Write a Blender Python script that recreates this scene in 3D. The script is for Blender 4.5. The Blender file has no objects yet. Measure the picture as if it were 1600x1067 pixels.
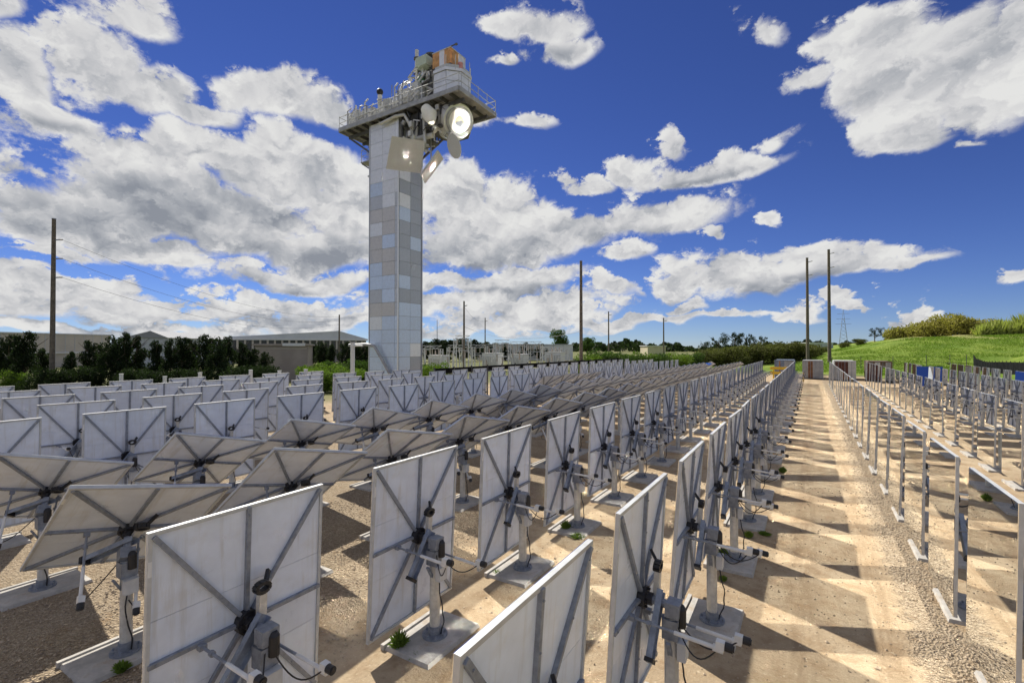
import bpy, bmesh, math, random
import numpy as np
from mathutils import Vector, Matrix, Euler
random.seed(7); rng = np.random.default_rng(7)
R = math.radians
scene = bpy.context.scene
col = scene.collection

# ------------------------------------------------------------------ camera
CAM_H, YAW, FPX, HORIZON = 4.35, R(31.7), 755.0, 543.0
cam = bpy.data.cameras.new('camera'); cam_o = bpy.data.objects.new('camera', cam); col.objects.link(cam_o)
cam.sensor_width = 36.0; cam.lens = FPX / 1600 * 36; cam.clip_start = .05; cam.clip_end = 6000
cam_o.location = (0, 0, CAM_H); cam_o.rotation_euler = (R(90 + .72), 0, YAW)
scene.camera = cam_o
# ------------------------------------------------------------------ render settings
scene.render.engine = 'CYCLES'
cy = scene.cycles
cy.use_guiding = True; cy.use_surface_guiding = True; cy.surface_guiding_probability = .5   # sunlight thrown back by the mirrors
cy.guiding_training_samples = 128
cy.caustics_reflective = True; cy.blur_glossy = 0.0
cy.max_bounces = 8; cy.diffuse_bounces = 3; cy.glossy_bounces = 6; cy.transmission_bounces = 2
cy.sample_clamp_indirect = 0
cy.use_adaptive_sampling = True; cy.adaptive_threshold = .012
cy.use_denoising = True; cy.denoiser = 'OPENIMAGEDENOISE'
scene.view_settings.view_transform = 'Standard'; scene.view_settings.look = 'None'
scene.view_settings.exposure = 0.62; scene.view_settings.gamma = 1.0
# ------------------------------------------------------------------ sun
SUN = Vector((-.89, .454, 1.0)).normalized()
sun = bpy.data.lights.new('sun', 'SUN'); sun.energy = 4.3; sun.angle = R(.8); sun.color = (1.0, .95, .86)
sun_o = bpy.data.objects.new('sun', sun); col.objects.link(sun_o)
sun_o.rotation_euler = SUN.to_track_quat('Z', 'Y').to_euler()

CT, ST = math.cos(YAW), math.sin(YAW)
def px_dir(px):                       # ground-plan direction seen at a column of the photograph, per metre of depth
    u = (px - 800) / FPX
    return (-ST + u * CT, CT + u * ST)
def at(px, t, py=None):               # point at depth t
    d = px_dir(px)
    return Vector((d[0] * t, d[1] * t, 0 if py is None else CAM_H + (HORIZON - py) / FPX * t))

# ------------------------------------------------------------------ node helpers
class NT:
    def __init__(s, tree): s.t = tree; s.n = tree.nodes; s.l = tree.links
    def node(s, typ, **kw):
        nd = s.n.new(typ)
        for k, v in kw.items(): setattr(nd, k, v)
        return nd
    def put(s, sock, v):
        if isinstance(v, bpy.types.NodeSocket): s.l.new(v, sock)
        else: sock.default_value = v
    def math(s, op, a, b=None, c=None, clamp=False):
        nd = s.node('ShaderNodeMath', operation=op, use_clamp=clamp)
        for i, v in enumerate((a, b, c)):
            if v is not None: s.put(nd.inputs[i], v)
        return nd.outputs[0]
    def vm(s, op, a, b=None, c=None, out=0):
        nd = s.node('ShaderNodeVectorMath', operation=op)
        for i, v in enumerate((a, b, c)):
            if v is not None:
                if op == 'SCALE' and i == 1: s.put(nd.inputs[3], v)
                else: s.put(nd.inputs[i], v)
        return nd.outputs[out]
    def noise(s, vec, scale, detail=4, rough=.5, dist=0.0, out=0):
        nd = s.node('ShaderNodeTexNoise'); nd.noise_dimensions = '2D' if isinstance(s, NT) and s.t == world.node_tree else '3D'; s.put(nd.inputs['Vector'], vec)
        nd.inputs['Scale'].default_value = scale; nd.inputs['Detail'].default_value = detail
        nd.inputs['Roughness'].default_value = rough; nd.inputs['Distortion'].default_value = dist
        return nd.outputs[out]
    def ramp(s, fac, stops, interp='LINEAR'):
        nd = s.node('ShaderNodeValToRGB'); cr = nd.color_ramp; cr.interpolation = interp
        while len(cr.elements) < len(stops): cr.elements.new(.5)
        for e, (p, c) in zip(cr.elements, stops):
            e.position = p; e.color = (c, c, c, 1) if isinstance(c, (int, float)) else (*c, 1)
        s.put(nd.inputs[0], fac); return nd.outputs[0]
    def mix(s, fac, a, b, blend='MIX'):
        nd = s.node('ShaderNodeMix', data_type='RGBA', blend_type=blend)
        s.put(nd.inputs[0], fac)
        for i, v in ((6, a), (7, b)):
            s.put(nd.inputs[i], (*v, 1) if isinstance(v, tuple) and len(v) == 3 else v)
        return nd.outputs[2]
    def step(s, v, lo, hi):
        nd = s.node('ShaderNodeMapRange', interpolation_type='SMOOTHSTEP'); s.put(nd.inputs[0], v)
        nd.inputs[1].default_value = lo; nd.inputs[2].default_value = hi; return nd.outputs[0]

# ------------------------------------------------------------------ world: sky and clouds
world = bpy.data.worlds.new('World'); scene.world = world; world.use_nodes = True
def build_world():
    T = NT(world.node_tree); T.n.clear()
    out = T.node('ShaderNodeOutputWorld')
    sky = T.node('ShaderNodeTexSky', sky_type='NISHITA'); sky.sun_disc = False
    sky.sun_elevation = R(45); sky.sun_rotation = math.atan2(SUN.x, SUN.y)
    sky.air_density = .8; sky.dust_density = 0.0; sky.ozone_density = 6.0; sky.altitude = 400
    blue = T.node('ShaderNodeHueSaturation'); blue.inputs['Saturation'].default_value = 1.08; blue.inputs['Hue'].default_value = .515
    T.l.new(sky.outputs[0], blue.inputs['Color'])
    tint = T.mix(1.0, blue.outputs[0], (.74, .80, 1.0), 'MULTIPLY')
    bg_sky = T.node('ShaderNodeBackground'); bg_sky.inputs[1].default_value = .055; T.l.new(tint, bg_sky.inputs[0])
    tc = T.node('ShaderNodeTexCoord'); d = T.vm('NORMALIZE', tc.outputs['Generated'])
    # cloud noise lives on a flattened sheet overhead
    def sheet(vec):
        sp = T.node('ShaderNodeSeparateXYZ'); T.put(sp.inputs[0], vec)
        z = T.math('MAXIMUM', T.math('ADD', sp.outputs[2], .55), .05)
        cb = T.node('ShaderNodeCombineXYZ')
        T.put(cb.inputs[0], T.math('DIVIDE', sp.outputs[0], z)); T.put(cb.inputs[1], T.math('DIVIDE', sp.outputs[1], z))
        T.put(cb.inputs[2], T.math('MULTIPLY', sp.outputs[2], 1.3))
        return cb.outputs[0]
    q = sheet(d)
    warp = T.vm('SCALE', T.vm('SUBTRACT', T.noise(q, 4.0, 2, .5, out=1), (.5, .5, .5)), .11)
    n1 = T.noise(q, 7.6, 7, .64)
    toward = T.vm('ADD', d, T.vm('SCALE', T.vm('SUBTRACT', tuple(SUN), d), .045))
    def puffs(vec, detail):
        vo = T.node('ShaderNodeTexVoronoi', voronoi_dimensions='2D', feature='F1', normalize=True); T.put(vo.inputs['Vector'], vec)
        vo.inputs['Scale'].default_value = 9.0; vo.inputs['Detail'].default_value = detail; vo.inputs['Roughness'].default_value = .56; vo.inputs['Lacunarity'].default_value = 2.3
        return T.math('SUBTRACT', 1.0, vo.outputs['Distance'])
    wob = T.vm('SCALE', (.16, -.13, 0.0), T.math('SUBTRACT', n1, .5))
    v1 = puffs(T.vm('ADD', q, wob), 3.0)
    v2 = puffs(T.vm('ADD', sheet(toward), wob), 2.0)
    # heading and height above the horizon
    r = T.vm('DOT_PRODUCT', d, (CT, ST, 0), out=1); f = T.vm('DOT_PRODUCT', d, (-ST, CT, 0), out=1)
    sp = T.node('ShaderNodeSeparateXYZ'); T.put(sp.inputs[0], d)
    az = T.math('ARCTAN2', r, f); el = T.math('ARCSINE', sp.outputs[2])
    cb = T.node('ShaderNodeCombineXYZ'); T.put(cb.inputs[0], az); T.put(cb.inputs[1], el)
    P = T.vm('ADD', cb.outputs[0], warp)
    pz = T.node('ShaderNodeSeparateXYZ'); T.put(pz.inputs[0], P)
    cb2 = T.node('ShaderNodeCombineXYZ'); T.put(cb2.inputs[0], pz.outputs[0]); T.put(cb2.inputs[1], pz.outputs[1]); P = cb2.outputs[0]
    fr = T.node('ShaderNodeCombineXYZ'); T.put(fr.inputs[0], T.math('MULTIPLY_ADD', n1, .13, -.065)); T.put(fr.inputs[1], T.math('MULTIPLY_ADD', v1, -.045, .028))
    P = T.vm('ADD', P, fr.outputs[0])
    def field(blobs):
        cur = None
        for (cx, cyy, rx, ry, *soft) in blobs:
            u = (cx - 800) / FPX; v = (HORIZON - cyy) / FPX; s = math.sqrt(1 + u * u)
            a, e = math.atan(u), math.atan(v / s)
            ra, re = rx / FPX / (1 + u * u), ry / FPX / s / (1 + v * v / (s * s))
            L = T.vm('LENGTH', T.vm('MULTIPLY_ADD', P, (1 / ra, 1 / re, 0), (-a / ra, -e / re, 0)), out=1)
            if soft: L = T.math('ADD', L, soft[0])
            cur = L if cur is None else T.math('MINIMUM', cur, L)
        return T.math('SUBTRACT', 1.0, cur)
    blobs = [(30, 18, 60, 45, .4), (190, 12, 100, 34, .05), (35, 110, 75, 55), (150, 85, 60, 80), (215, 135, 110, 55), (310, 178, 90, 26), (60, 185, 105, 42),
             (435, 155, 100, 46), (505, 178, 45, 24), (190, 262, 150, 55), (340, 255, 140, 48), (300, 325, 260, 70), (110, 345, 170, 65), (480, 260, 110, 55),
             (545, 330, 80, 75), (470, 385, 190, 38), (230, 392, 170, 28), (705, 305, 75, 65), (765, 360, 130, 68), (840, 385, 90, 40),
             (1010, 335, 165, 42), (905, 360, 90, 48), (300, 420, 75, 20), (70, 405, 140, 11), (470, 440, 140, 24), (95, 448, 190, 20),
             (300, 482, 420, 20), (790, 445, 135, 24), (690, 436, 80, 18), (760, 478, 260, 20), (130, 512, 420, 20), (600, 512, 360, 16),
             (848, 40, 75, 48), (872, 88, 70, 36), (782, 38, 50, 26), (818, 208, 80, 18, .35), (978, 255, 42, 22), (1105, 256, 140, 28), (903, 277, 50, 15), (1050, 220, 34, 22, .3), (1205, 246, 55, 30, .15),
             (1430, 105, 165, 95), (1530, 130, 130, 95), (1345, 60, 85, 60), (1405, 205, 90, 42), (1560, 45, 110, 65), (1500, 218, 70, 24, .3), (1205, 38, 52, 62, .38), (1250, 128, 80, 30, .35), (1275, 72, 60, 34, .3), (1230, 200, 60, 30, .45), (770, 108, 40, 22, .4),
             (1175, 428, 150, 36), (1300, 412, 170, 32), (1400, 415, 100, 17), (985, 405, 62, 20, .12), (952, 458, 46, 14, .1), (1060, 472, 42, 16, .12), (1055, 446, 72, 16, .12),
             (1220, 356, 36, 12, .12), (1570, 440, 60, 20, .12), (1420, 476, 36, 18, .15), (1445, 488, 32, 12, .15), (1330, 475, 32, 8, .1), (1262, 492, 52, 18, .12), (900, 497, 260, 13), (1080, 494, 130, 9), (1118, 375, 26, 18, .3)]
    F = field(blobs)
    # beyond the view unseen cloud carries on, cover raised to brighten the shaded backs
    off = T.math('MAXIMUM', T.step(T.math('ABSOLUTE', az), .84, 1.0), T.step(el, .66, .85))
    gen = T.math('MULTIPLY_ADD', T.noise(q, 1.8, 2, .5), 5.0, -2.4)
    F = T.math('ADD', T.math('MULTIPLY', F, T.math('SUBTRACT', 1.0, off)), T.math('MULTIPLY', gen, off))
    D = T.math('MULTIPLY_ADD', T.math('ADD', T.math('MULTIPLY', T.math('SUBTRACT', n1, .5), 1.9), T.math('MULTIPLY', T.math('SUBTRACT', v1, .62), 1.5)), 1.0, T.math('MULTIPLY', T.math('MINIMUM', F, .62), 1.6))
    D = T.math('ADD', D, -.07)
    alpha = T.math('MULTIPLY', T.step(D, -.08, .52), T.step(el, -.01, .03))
    darks = [(330, 380, 190, 26), (180, 300, 120, 30), (250, 345, 200, 32), (60, 345, 110, 30), (520, 395, 120, 20), (400, 315, 110, 28), (750, 398, 120, 26), (1000, 368, 130, 18), (470, 452, 100, 10), (60, 200, 90, 18), (250, 500, 380, 8), (780, 460, 110, 8),
             (1260, 440, 160, 14), (1090, 268, 100, 8), (850, 95, 60, 16)]
    G = T.step(T.math('MULTIPLY_ADD', T.math('SUBTRACT', n1, .5), 1.6, field(darks)), -.6, 1.05)
    relief = T.math('ADD', T.math('MULTIPLY_ADD', n1, -.9, .67), T.math('MULTIPLY', T.math('SUBTRACT', v2, v1), 1.5))
    thick = T.step(D, .35, 1.5)
    shade = T.math('ADD', T.math('MULTIPLY', G, .54), T.math('ADD', relief, T.math('MULTIPLY', thick, .16)), clamp=True)
    ccol = T.ramp(shade, [(0, (.70, .70, .69)), (.3, (.58, .58, .59)), (.65, (.38, .395, .425)), (1, (.24, .26, .30))])
    bg_c = T.node('ShaderNodeBackground'); bg_c.inputs[1].default_value = .72; T.l.new(ccol, bg_c.inputs[0])
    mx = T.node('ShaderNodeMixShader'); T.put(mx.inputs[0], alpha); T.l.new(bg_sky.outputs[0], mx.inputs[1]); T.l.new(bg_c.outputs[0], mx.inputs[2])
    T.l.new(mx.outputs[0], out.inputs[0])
    world.cycles.sampling_method = 'NONE'
build_world()

# ------------------------------------------------------------------ materials
M = {}
def mat(name, color, rough=.6, metal=0.0, var=.12, scale=6.0, bump=0.0, bscale=60.0, spec=.5, coat=0.0, stains=None):
    m = bpy.data.materials.new(name); m.use_nodes = True; T = NT(m.node_tree); b = T.n['Principled BSDF']
    geo = T.node('ShaderNodeTexCoord').outputs['Object']
    if var > 0:
        n = T.noise(geo, scale, 5, .6)
        lo = tuple(max(0, c * (1 - var)) for c in color); hi = tuple(min(1, c * (1 + var)) for c in color)
        c = T.mix(T.step(n, .3, .7), lo, hi)
        if stains:
            c = T.mix(T.math('MULTIPLY', T.step(T.noise(geo, stains[1], 6, .65), .52, .72), stains[2]), c, stains[0])
        T.l.new(c, b.inputs['Base Color'])
        rr = T.math('MULTIPLY_ADD', n, .2, rough - .1, clamp=True) if rough > .12 else None
        if rr: T.l.new(rr, b.inputs['Roughness'])
        else: b.inputs['Roughness'].default_value = rough
    else:
        b.inputs['Base Color'].default_value = (*color, 1); b.inputs['Roughness'].default_value = rough
    b.inputs['Metallic'].default_value = metal; b.inputs['Specular IOR Level'].default_value = spec
    if coat: b.inputs['Coat Weight'].default_value = coat
    if bump:
        bp = T.node('ShaderNodeBump'); bp.inputs['Strength'].default_value = bump; bp.inputs['Distance'].default_value = .01
        T.l.new(T.noise(geo, bscale, 4, .6), bp.inputs['Height']); T.l.new(bp.outputs[0], b.inputs['Normal'])
    M[name] = m; return m
mat('mirror', (.92, .935, .935), 0.0, 1.0, var=0)
mat('back_white', (.72, .775, .86), .30, 0, var=.06, scale=2.5, stains=((.60, .58, .54), 3.0, .3))
mat('rim', (.55, .56, .56), .62, .4, var=.10)
mat('galv', (.26, .285, .33), .5, .4, var=.18, scale=14)
mat('steel_blue', (.27, .31, .38), .45, .35, var=.2, scale=10)
mat('post_alloy', (.62, .61, .57), .5, .35, var=.14, scale=9)
mat('black', (.018, .018, .02), .5, 0, var=.3)
mat('rust', (.28, .13, .05), .8, 0, var=.4, scale=30)
mat('white_paint', (.70, .70, .68), .4, 0, var=.06)
mat('grey_box', (.55, .56, .56), .5, 0, var=.08)
mat('concrete', (.45, .425, .385), .88, 0, var=.18, scale=5, bump=.5, bscale=40, stains=((.33, .245, .155), 2.6, .8))
mat('timber_pole', (.15, .125, .095), .85, 0, var=.3, scale=4)
mat('shed_grey', (.48, .50, .53), .6, .1, var=.08, scale=.3)
mat('roof_dull', (.26, .27, .29), .8, 0, var=.08, scale=.3)
mat('shed_roof', (.60, .61, .62), .8, 0, var=.06, scale=.3)
mat('shed_beige', (.50, .45, .38), .75, 0, var=.06, scale=.5)
mat('brick_taupe', (.36, .31, .27), .85, 0, var=.10, scale=.6)
mat('cream', (.55, .49, .34), .7, 0, var=.1, scale=.5)
mat('dark_glass', (.03, .035, .04), .15, 0, var=.2)
mat('shade_cloth', (.012, .013, .014), .95, 0, var=.3, scale=1.5, spec=.05)
mat('subst', (.62, .62, .60), .55, .2, var=.12, scale=2)
mat('porcelain', (.42, .36, .31), .35, 0, var=.2)
mat('yellow', (.75, .48, .03), .5, 0, var=.12)
mat('wire', (.03, .03, .03), .6, 0, var=0)
mat('bark', (.11, .085, .06), .9, 0, var=.3, scale=8)
def weather(name, streak, amt, tone, sx=9.0, sy=.7):
    m = M[name]; T = NT(m.node_tree); b = T.n['Principled BSDF']; src = b.inputs['Base Color'].links[0].from_socket
    oc = T.node('ShaderNodeTexCoord').outputs['Object']; rnd = T.node('ShaderNodeObjectInfo').outputs['Random']
    v = T.vm('ADD', T.vm('MULTIPLY', oc, (sx, sy, sx)), T.vm('SCALE', (1.0, 1.0, 1.0), T.math('MULTIPLY', rnd, 40.0)))
    run = T.math('MULTIPLY', T.step(T.noise(v, 1.0, 5, .65), .50, .75), amt)
    c = T.mix(run, src, streak)
    k = T.math('MULTIPLY_ADD', rnd, 2 * tone, 1 - tone)
    c = T.mix(1.0, c, T.vm('SCALE', (1.0, 1.0, 1.0), k), 'MULTIPLY')
    T.l.new(c, b.inputs['Base Color'])
weather('back_white', (.50, .49, .45), .55, .08)
def leaf(name, c, var=.45):
    m = mat(name, c, .75, 0, var=var, scale=.9, spec=.1)
    b = m.node_tree.nodes['Principled BSDF']; b.inputs['Subsurface Weight'].default_value = 0
    T = NT(m.node_tree); tr = T.node('ShaderNodeBsdfTranslucent'); tr.inputs[0].default_value = (c[0] * 1.3, c[1] * 1.5, c[2] * .8, 1)
    mx = T.node('ShaderNodeMixShader'); mx.inputs[0].default_value = .3
    out = T.n['Material Output']; T.l.new(b.outputs[0], mx.inputs[1]); T.l.new(tr.outputs[0], mx.inputs[2]); T.l.new(mx.outputs[0], out.inputs[0])
    return m
leaf('leaf_dark', (.021, .033, .014)); leaf('leaf_mid', (.055, .095, .022)); leaf('leaf_bright', (.11, .17, .025))
leaf('leaf_olive', (.10, .105, .035)); leaf('leaf_gold', (.30, .27, .075)); leaf('leaf_weed', (.17, .25, .045)); leaf('grass_green', (.15, .23, .03)); leaf('reed', (.30, .33, .09))

def ground_material():
    m = bpy.data.materials.new('yard_dirt'); m.use_nodes = True; T = NT(m.node_tree); b = T.n['Principled BSDF']; M['yard_dirt'] = m
    geo = T.node('ShaderNodeNewGeometry').outputs['Position']
    sp = T.node('ShaderNodeSeparateXYZ'); T.put(sp.inputs[0], geo); X, Y = sp.outputs[0], sp.outputs[1]
    big = T.noise(geo, .35, 6, .6); mid = T.noise(geo, 2.2, 7, .65); fine = T.noise(geo, 26, 6, .7)
    grit = T.node('ShaderNodeTexVoronoi'); grit.inputs['Scale'].default_value = 30; T.put(grit.inputs['Vector'], geo)
    c = T.mix(T.step(big, .35, .65), (.40, .30, .19), (.47, .37, .245))
    c = T.mix(T.step(mid, .42, .75), c, (.29, .195, .108))
    # damp reddish pockets and pale dusty drifts
    c = T.mix(T.math('MULTIPLY', T.step(T.noise(geo, .8, 5, .6), .55, .72), .55), c, (.50, .39, .255))
    # gravel belts beside the mirror rows
    wob = T.math('MULTIPLY_ADD', mid, .9, -.45)
    lane = T.math('ABSOLUTE', T.math('SUBTRACT', T.math('ADD', X, wob), 1.62))
    belt = T.math('SUBTRACT', 1.0, T.step(lane, .22, .50))
    west = T.math('SUBTRACT', 1.0, T.step(T.math('ADD', X, T.math('MULTIPLY_ADD', mid, 2.0, -1.0)), -7.4, -5.9))
    gmask = T.math('MAXIMUM', belt, T.math('MULTIPLY', west, T.math('SUBTRACT', 1.0, T.step(Y, 9, 30))))
    stone = T.ramp(grit.outputs['Color'], [(0, (.22, .165, .11)), (.5, (.38, .30, .205)), (1, (.56, .46, .34))])
    c = T.mix(T.math('MULTIPLY', gmask, .8), c, stone)
    # wheel tracks pressed along the lane
    cbn = T.node('ShaderNodeCombineXYZ'); T.put(cbn.inputs[0], X); T.put(cbn.inputs[1], T.math('MULTIPLY', Y, .12))
    streak = T.noise(cbn.outputs[0], 5.5, 4, .6)
    for x0 in (-.15, .95):
        tr = T.math('SUBTRACT', 1.0, T.step(T.math('ABSOLUTE', T.math('SUBTRACT', X, x0)), .08, .34))
        c = T.mix(T.math('MULTIPLY', T.math('MULTIPLY', tr, T.step(streak, .36, .62)), .6), c, (.24, .165, .095))
    c = T.mix(T.math('MULTIPLY', T.step(fine, .55, .8), .6), c, (.17, .125, .08))
    c = T.mix(T.math('MULTIPLY', T.step(T.noise(geo, 60, 3, .6), .56, .7), .45), c, (.52, .42, .30))
    c = T.mix(T.math('MULTIPLY', T.step(T.noise(geo, 1.3, 8, .72), .54, .66), .5), c, (.30, .19, .10))
    c = T.mix(T.math('MULTIPLY', T.step(T.noise(geo, 9, 5, .7), .56, .68), .45), c, (.25, .18, .11))
    c = T.mix(T.math('MULTIPLY', T.step(T.noise(geo, 14, 3, .6), .60, .70), .5), c, (.62, .52, .37))
    far = T.math('MAXIMUM', T.step(T.math('ABSOLUTE', T.math('ADD', X, 6)), 24, 30), T.step(Y, 84, 92))
    green = T.mix(T.step(T.noise(geo, .12, 6, .6), .35, .65), (.10, .12, .04), (.17, .16, .07))
    c = T.mix(far, c, green)
    T.l.new(c, b.inputs['Base Color']); b.inputs['Roughness'].default_value = .95; b.inputs['Specular IOR Level'].default_value = .15
    hgt = T.math('ADD', T.math('MULTIPLY', fine, .5), T.math('ADD', T.math('MULTIPLY', mid, .9), T.math('MULTIPLY', T.math('MULTIPLY', grit.outputs['Distance'], gmask), 1.2)))
    bp = T.node('ShaderNodeBump'); bp.inputs['Strength'].default_value = .9; bp.inputs['Distance'].default_value = .05
    T.l.new(hgt, bp.inputs['Height']); T.l.new(bp.outputs[0], b.inputs['Normal'])
ground_material()
def hill_material():
    m = bpy.data.materials.new('hill_grass'); m.use_nodes = True; T = NT(m.node_tree); b = T.n['Principled BSDF']; M['hill_grass'] = m
    geo = T.node('ShaderNodeNewGeometry').outputs['Position']
    sp = T.node('ShaderNodeSeparateXYZ'); T.put(sp.inputs[0], geo)
    c = T.mix(T.step(T.noise(geo, .16, 6, .6), .35, .68), (.115, .185, .022), (.20, .26, .04))
    c = T.mix(T.step(T.noise(geo, .9, 6, .7), .5, .8), c, (.075, .13, .018))
    dry = T.step(T.math('MULTIPLY_ADD', T.noise(geo, .25, 5, .6), 3.2, sp.outputs[2]), 7.6, 8.6)
    c = T.mix(T.math('MULTIPLY', dry, .75), c, (.34, .30, .13))
    T.l.new(c, b.inputs['Base Color']); b.inputs['Roughness'].default_value = .9; b.inputs['Specular IOR Level'].default_value = .15
    bp = T.node('ShaderNodeBump'); bp.inputs['Strength'].default_value = .9; bp.inputs['Distance'].default_value = .25
    T.l.new(T.noise(geo, 2.2, 7, .75), bp.inputs['Height']); T.l.new(bp.outputs[0], b.inputs['Normal'])
hill_material()

# ------------------------------------------------------------------ mesh helpers
class MB:
    def __init__(s): s.v = []; s.f = []
    def add(s, vs, fs):
        o = len(s.v); s.v += [tuple(v) for v in vs]; s.f += [tuple(i + o for i in f) for f in fs]; return s
    def box(s, lo, hi, mtx=None):
        x0, y0, z0 = lo; x1, y1, z1 = hi
        vs = [Vector(p) for p in ((x0,y0,z0),(x1,y0,z0),(x1,y1,z0),(x0,y1,z0),(x0,y0,z1),(x1,y0,z1),(x1,y1,z1),(x0,y1,z1))]
        if mtx is not None: vs = [mtx @ v for v in vs]
        return s.add(vs, [(3,2,1,0),(4,5,6,7),(0,1,5,4),(1,2,6,5),(2,3,7,6),(3,0,4,7)])
    def bar(s, a, b, w, h, up=(0, 0, 1)):
        a, b = Vector(a), Vector(b); d = (b - a).normalized(); up = Vector(up)
        x = d.cross(up)
        if x.length < 1e-4: x = d.cross(Vector((1, 0, 0)))
        x.normalize(); y = x.cross(d); vs = []
        for p in (a, b):
            for sx, sy in ((-1,-1),(1,-1),(1,1),(-1,1)): vs.append(p + x * sx * w / 2 + y * sy * h / 2)
        return s.add(vs, [(0,1,2,3),(7,6,5,4),(0,4,5,1),(1,5,6,2),(2,6,7,3),(3,7,4,0)])
    def tube(s, pts, rad, n=8, caps=True):
        pts = [Vector(p) for p in pts]; rads = rad if isinstance(rad, (list, tuple)) else [rad] * len(pts)
        d0 = (pts[1] - pts[0]).normalized(); ref = Vector((0, 0, 1)) if abs(d0.z) < .9 else Vector((1, 0, 0))
        vs = []; fs = []
        for i, p in enumerate(pts):
            d = (pts[min(i + 1, len(pts) - 1)] - pts[max(i - 1, 0)]).normalized()
            x = d.cross(ref).normalized(); y = x.cross(d)
            for k in range(n):
                a = 2 * math.pi * k / n; vs.append(p + (x * math.cos(a) + y * math.sin(a)) * rads[i])
        for i in range(len(pts) - 1):
            for k in range(n):
                k2 = (k + 1) % n; fs.append((i * n + k, i * n + k2, (i + 1) * n + k2, (i + 1) * n + k))
        if caps:
            fs.append(tuple(range(n - 1, -1, -1))); fs.append(tuple((len(pts) - 1) * n + k for k in range(n)))
        return s.add(vs, fs)
    def mesh(s, name, material, smooth=False):
        me = bpy.data.meshes.new(name); me.from_pydata(s.v, [], s.f); me.materials.append(M[material] if isinstance(material, str) else material)
        bm = bmesh.new(); bm.from_mesh(me); bmesh.ops.recalc_face_normals(bm, faces=bm.faces); bm.to_mesh(me); bm.free()
        if smooth:
            me.shade_smooth()
            try: me.set_sharp_from_angle(angle=R(40))
            except Exception: pass
        return me
    def build(s, name, material, parent=None, smooth=False):
        return link(name, s.mesh(name, material, smooth), parent)
def link(name, me, parent=None, mtx=None):
    o = bpy.data.objects.new(name, me); col.objects.link(o)
    if parent is not None: o.parent = parent
    if mtx is not None: o.matrix_local = mtx
    return o
def tag(o, label=None, cat=None, group=None, kind=None):
    if label: o['label'] = label
    if cat: o['category'] = cat
    if group: o['group'] = group
    if kind: o['kind'] = kind
    return o
def thing(name, loc, label, cat, group=None):
    o = bpy.data.objects.new(name, None); o.empty_display_size = .2; col.objects.link(o); o.location = loc
    return tag(o, label, cat, group)
ORD = ['first','second','third','fourth','fifth','sixth','seventh','eighth','ninth','tenth','eleventh','twelfth','thirteenth','fourteenth','fifteenth','sixteenth','seventeenth','eighteenth','nineteenth','twentieth','twenty-first','twenty-second','twenty-third','twenty-fourth','twenty-fifth','twenty-sixth','twenty-seventh','twenty-eighth']

# ------------------------------------------------------------------ ground and hill
def interp(x, xs, ys): return np.interp(x, xs, ys)
def sstep(t): t = np.clip(t, 0, 1); return t * t * (3 - 2 * t)
def hill_z(X, Y):
    zm = interp(X, [-60, -20, -6, 0, 5, 20, 41, 90, 300], [0, .2, 1.0, 2.0, 3.4, 6.6, 7.2, 8.5, 9])
    d = np.maximum((Y - 90) / 62, (X - 17.5) / 30)
    return sstep(d) * zm
me = bpy.data.meshes.new('ground')
S = 4000; me.from_pydata([(-S,-S,0),(S,-S,0),(S,S,0),(-S,S,0)], [], [(0,1,2,3)]); me.materials.append(M['yard_dirt'])
tag(link('ground', me), kind='structure')
def build_hill():
    xs = np.concatenate([np.linspace(-60, 15, 46), np.linspace(16, 100, 100), np.linspace(106, 420, 30)])
    ys = np.concatenate([np.linspace(-20, 84, 60), np.linspace(85, 175, 100), np.linspace(182, 600, 40)])
    XX, YY = np.meshgrid(xs, ys); Z = hill_z(XX, YY)
    n = np.zeros_like(Z)
    for k in range(14):
        a = rng.uniform(0, 6.28); w = rng.uniform(.15, 1.2); n += np.sin((XX * math.cos(a) + YY * math.sin(a)) * w + rng.uniform(0, 6)) / (1 + 3 * w)
    Z = Z + n * .06 * np.clip(Z, 0, 3) - .03
    vs = np.stack([XX, YY, Z], -1).reshape(-1, 3); nx = len(xs); fs = []
    zf = Z
    for j in range(len(ys) - 1):
        for i in range(nx - 1):
            if max(zf[j, i], zf[j, i+1], zf[j+1, i], zf[j+1, i+1]) > -.02:
                fs.append((j*nx+i, j*nx+i+1, (j+1)*nx+i+1, (j+1)*nx+i))
    me = bpy.data.meshes.new('grassy_hill'); me.from_pydata(vs.tolist(), [], fs); me.materials.append(M['hill_grass']); me.shade_smooth()
    tag(link('grassy_hill', me), kind='structure')
build_hill()

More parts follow.
